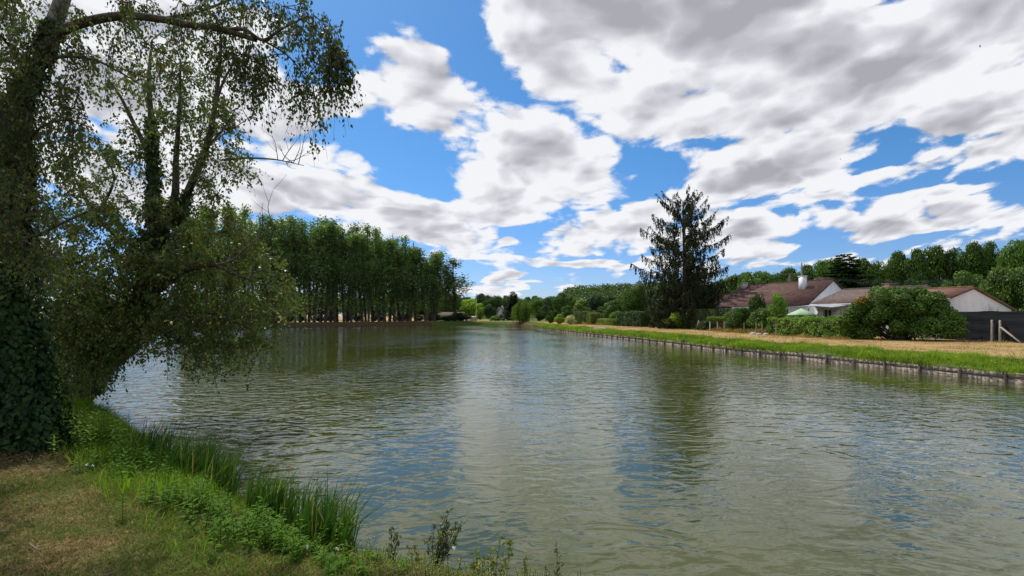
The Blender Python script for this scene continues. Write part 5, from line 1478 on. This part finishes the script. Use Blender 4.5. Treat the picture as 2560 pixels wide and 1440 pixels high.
CA += fill([(735, 150), (790, 190), (800, 240), (775, 290), (748, 300), (738, 240)], 9, 6.0, 6.4, .8, g)
CA += fill([(835, 120), (870, 140), (868, 190), (845, 195)], 6, 5.9, 6.3, .8, g)
CA += fill([(520, 80), (660, 100), (700, 140), (660, 215), (600, 190), (560, 180), (520, 130)], 26, 6.2, 6.8, .75, g)
CA += fill([(640, 130), (680, 150), (690, 215), (650, 235)], 6, 6.2, 6.5, .6, g)
CA += fill([(340, -10), (700, -20), (660, 60), (540, 60), (420, 40), (350, 30)], 34, 6.3, 7.2, .75, g)
CA += fill([(180, 90), (460, 100), (520, 170), (430, 200), (260, 190), (170, 160)], 20, 6.2, 7.2, .42, g)
CA += fill([(-60, -40), (330, -40), (330, 50), (170, 60), (120, 140), (60, 260), (-60, 420)], 70, 5.9, 7.6, .8, g)
CA += fill([(-30, 160), (70, 120), (120, 160), (110, 300), (60, 460), (-30, 460)], 26, 6.0, 6.8, .8, g)
CA += fill([(60, 260), (150, 170), (250, 200), (260, 330), (180, 420), (70, 460)], 30, 5.8, 7.2, .6, g)
CA += fill([(-60, 380), (60, 420), (150, 520), (160, 640), (60, 700), (-60, 700)], 46, 5.6, 7.2, .9, g)
wd_, lf_ = grow(LA_, CA, g, twig_len=(.3, .8), droop=.95, leaf=.056, lpt=21, tpc=6, spread=.20)
rel(wd_, base).build('branches', M['twig'], treeA); rel(lf_, base).build('foliage', M['leaf_birch'], treeA)
# ivy sleeve on its trunk
def ivy(tree_, limb_, t0, t1, nn, r0, r1, leaf, base, name='ivy', g=g):
    pts, rad = limb_; n_ = len(pts)
    t_ = t0 + (t1 - t0) * g.uniform(size=nn) ** 1.15
    c = np.stack([np.interp(t_ * (n_ - 1), np.arange(n_), pts[:, k]) for k in range(3)], 1)
    a = g.uniform(0, 6.283, nn); lump = 1 + .35 * smooth_noise(np.cos(a) * 1.3 + c[:, 2] * .9, np.sin(a) * 1.3 + c[:, 2] * .7, 1.2, 4)
    r_ = (r0 + (r1 - r0) * ((t_ - t0) / (t1 - t0))) * lump * g.uniform(.55, 1.12, nn)
    d = np.stack([np.cos(a), np.sin(a), 0 * a], 1)
    c = c + d * r_[:, None]
    s = leaf * g.uniform(.55, 1.3, nn)
    mb = MB(); ax = np.stack([-np.sin(a), np.cos(a), 0 * a], 1) * g.normal(size=nn)[:, None] * .6 + np.array((0, 0, -1.)) + d * .25
    mb.quads(leaves(c, ax + rdir(nn, 0, g) * .5, d + rdir(nn, .5, g) * .9, s, s * .8, .35))
    return rel(mb, base).build(name, M['ivy'], tree_)
ivy(treeA, LA_[0], -.0, .46, 20000, .52, .22, .078, base)
ivy(treeA, LA_[0], .40, .72, 4500, .22, .12, .065, base)
# --- tree B: leaning trunk over the water with three risers
g = np.random.default_rng(202)
B = 12.0
bb = P(170, 1000, 12.6); bb[2] = .0
fk = P(385, 640, 11.2)
LB = [limb([bb, P(215, 960, 12.4), P(262, 905, 12.1), P(315, 850, 11.8), P(360, 760, 11.4), fk, P(395, 560, 11.2)], .30, .20),
      limb([P(390, 600, 11.2), P(385, 500, 11.3), P(382, 400, 11.4), P(378, 300, 11.5), P(372, 200, 11.6), P(380, 100, 11.7)], .15, .02),
      limb([P(395, 560, 11.2), P(435, 500, 11.0), P(440, 400, 11.0), P(448, 280, 11.0), P(452, 150, 11.0)], .11, .015),
      limb([P(395, 580, 11.2), P(450, 535, 10.9), P(470, 480, 10.8), P(515, 370, 10.7), P(538, 260, 10.6), P(552, 120, 10.6), P(548, 60, 10.6)], .12, .015),
      limb([P(538, 260, 10.6), P(560, 200, 10.5), P(585, 150, 10.4), P(575, 100, 10.4)], .035, .008),
      limb([P(515, 370, 10.7), P(560, 320, 10.5), P(590, 270, 10.3)], .03, .008),
      limb([P(382, 400, 11.4), P(340, 320, 11.4), P(300, 240, 11.4), P(265, 190, 11.4)], .07, .012),
      limb([fk, P(300, 590, 11.4), P(240, 540, 11.6), P(190, 450, 11.8), P(150, 370, 12.0)], .09, .012),
      limb([P(240, 540, 11.6), P(285, 450, 11.5), P(255, 380, 11.6)], .04, .01),
      limb([P(360, 760, 11.4), P(440, 690, 10.8), P(520, 662, 10.2), P(600, 690, 9.9), P(680, 720, 9.7)], .09, .012),
      limb([P(315, 850, 11.8), P(400, 800, 11.0), P(500, 790, 10.4), P(600, 810, 10.0), P(650, 850, 9.9)], .06, .01),
      limb([P(360, 760, 11.4), P(260, 720, 11.0), P(170, 690, 10.6), P(90, 640, 10.3)], .08, .015),
      limb([P(262, 905, 12.1), P(230, 830, 11.4), P(180, 760, 10.9), P(130, 740, 10.6)], .05, .012),
      limb([P(400, 800, 11.0), P(440, 840, 10.6), P(470, 870, 10.4)], .02, .006)]
treeB = tag(empty('leaning_tree', tuple(bb)), 'big tree leaning over the water behind the ivy clad birch, dividing into upright stems', 'tree')
tk = MB()
for i, (pts, rad) in enumerate(LB): tk.tube(pts, rad, 10 if i < 4 else 6)
rel(tk, bb).build('trunk', M['bark'], treeB, smooth=True)
CB = fill([(230, 110), (330, 60), (480, 70), (560, 110), (560, 240), (480, 330), (300, 330), (220, 240)], 55, 10.3, 12.3, .42, g)
CB += fill([(330, 130), (480, 120), (520, 300), (500, 420), (360, 430), (330, 300)], 45, 10.4, 12.0, .5, g)
CB += fill([(500, 180), (600, 280), (640, 400), (610, 510), (500, 500), (470, 380)], 52, 10.0, 11.4, .5, g)
CB += fill([(160, 330), (330, 300), (420, 420), (430, 540), (300, 560), (150, 520), (110, 400)], 80, 10.2, 12.6, .5, g)
CB += fill([(120, 520), (400, 500), (560, 500), (600, 560), (700, 640), (600, 670), (300, 690), (110, 680)], 150, 9.8, 12.4, .8, g)
CB += fill([(110, 640), (400, 620), (620, 640), (745, 690), (735, 790), (560, 810), (300, 830), (110, 830)], 185, 9.5, 12.2, .95, g)
CB += fill([(120, 800), (420, 790), (600, 790), (690, 815), (680, 865), (610, 920), (560, 880), (540, 920), (440, 890), (350, 860), (270, 930), (150, 980), (110, 900)], 92, 9.5, 12.0, .85, g)
CB += fill([(120, 700), (330, 700), (350, 850), (240, 960), (150, 1000), (120, 900)], 90, 10.5, 12.0, 1.0, g)
wd_, lf_ = grow(LB, CB, g, twig_len=(.35, .85), droop=.55, leaf=.078, lpt=18, tpc=8, spread=.33, twigr=.005)
rel(wd_, bb).build('branches', M['twig'], treeB); rel(lf_, bb).build('foliage', M['leaf_lean'], treeB)
ivy(treeB, LB[0], .0, .95, 7000, .42, .40, .09, bb)
ivy(treeB, LB[1], .0, .6, 2200, .22, .10, .085, bb)
ivy(treeB, LB[3], .0, .35, 900, .16, .11, .08, bb)
# dead boughs: bare forked twigs
def dead_branch(pts, r0, nsub, sl, g, up=.9):
    dead = MB(); p_, r_ = limb(pts, r0, .006); dead.tube(p_, r_, 6)
    for i in range(nsub):
        k = g.integers(len(p_) // 3, len(p_) - 1); L = sl * g.uniform(.5, 1.2); d = rdir(1, up, g)[0]
        q = spline([p_[k], p_[k] + d * L * .5 + g.normal(size=3) * .06 * L, p_[k] + d * L * .9 + np.array((.2, 0, .25)) * L * g.uniform(-.5, 1)], 4)
        dead.tube(q, np.linspace(.011, .003, len(q)), 4)
        for j in range(3):
            k2 = g.integers(2, len(q)); d2 = unit(d + rdir(1, .3, g)[0] * .8)
            dead.tube(np.array([q[k2], q[k2] + d2 * L * .25, q[k2] + d2 * L * .45 + (0, 0, .03)]), [.005, .004, .002], 3)
    rel(dead, bb).build('bare_branch', M['dead_twig'], treeB)
dead_branch([P(560, 400, 10.6), P(620, 395, 10.4), P(680, 398, 10.2), P(715, 404, 10.1), P(760, 414, 10.0)], .028, 7, .65, g)
dead_branch([P(515, 370, 10.7), P(560, 335, 10.5), P(600, 310, 10.4), P(635, 285, 10.3)], .02, 6, .5, g)
dead_branch([P(545, 180, 10.6), P(585, 215, 10.4), P(615, 240, 10.2)], .015, 6, .5, g)
dead_branch([P(552, 120, 10.6), P(556, 80, 10.6), P(590, 60, 10.5)], .014, 5, .45, g)
dead_branch([P(440, 650, 10.9), P(520, 664, 10.3), P(580, 650, 10.1), P(620, 615, 10.0), P(690, 560, 9.9)], .045, 8, .8, g, .8)
# roots and dark litter at the foot of the ivy clad trunk
lt = MB(); nn = 5000; x = base[0] + rng.normal(size=nn) * .8 + .1; y = base[1] + rng.normal(size=nn) * .55 - .1
sdd = shore_d(x, y); k = sdd > .2; x, y = x[k], y[k]
c = np.stack([x, y, ground_z(x, y) + rng.uniform(.0, .05, len(x))], 1); s = .05 * rng.uniform(.5, 1.3, len(x))
lt.quads(leaves(c, rdir(len(x)) * (1, 1, .2), rdir(len(x), 2.0), s, s * .6))
M['litter'] = leafmat('litter', (.05, .03, .018), (.16, .10, .055), .1, .1, 2, rough=.8)
tag(lt.build('leaf_litter', M['litter']), 'brown leaf litter at the foot of the ivy covered trunk', 'litter', kind='stuff')
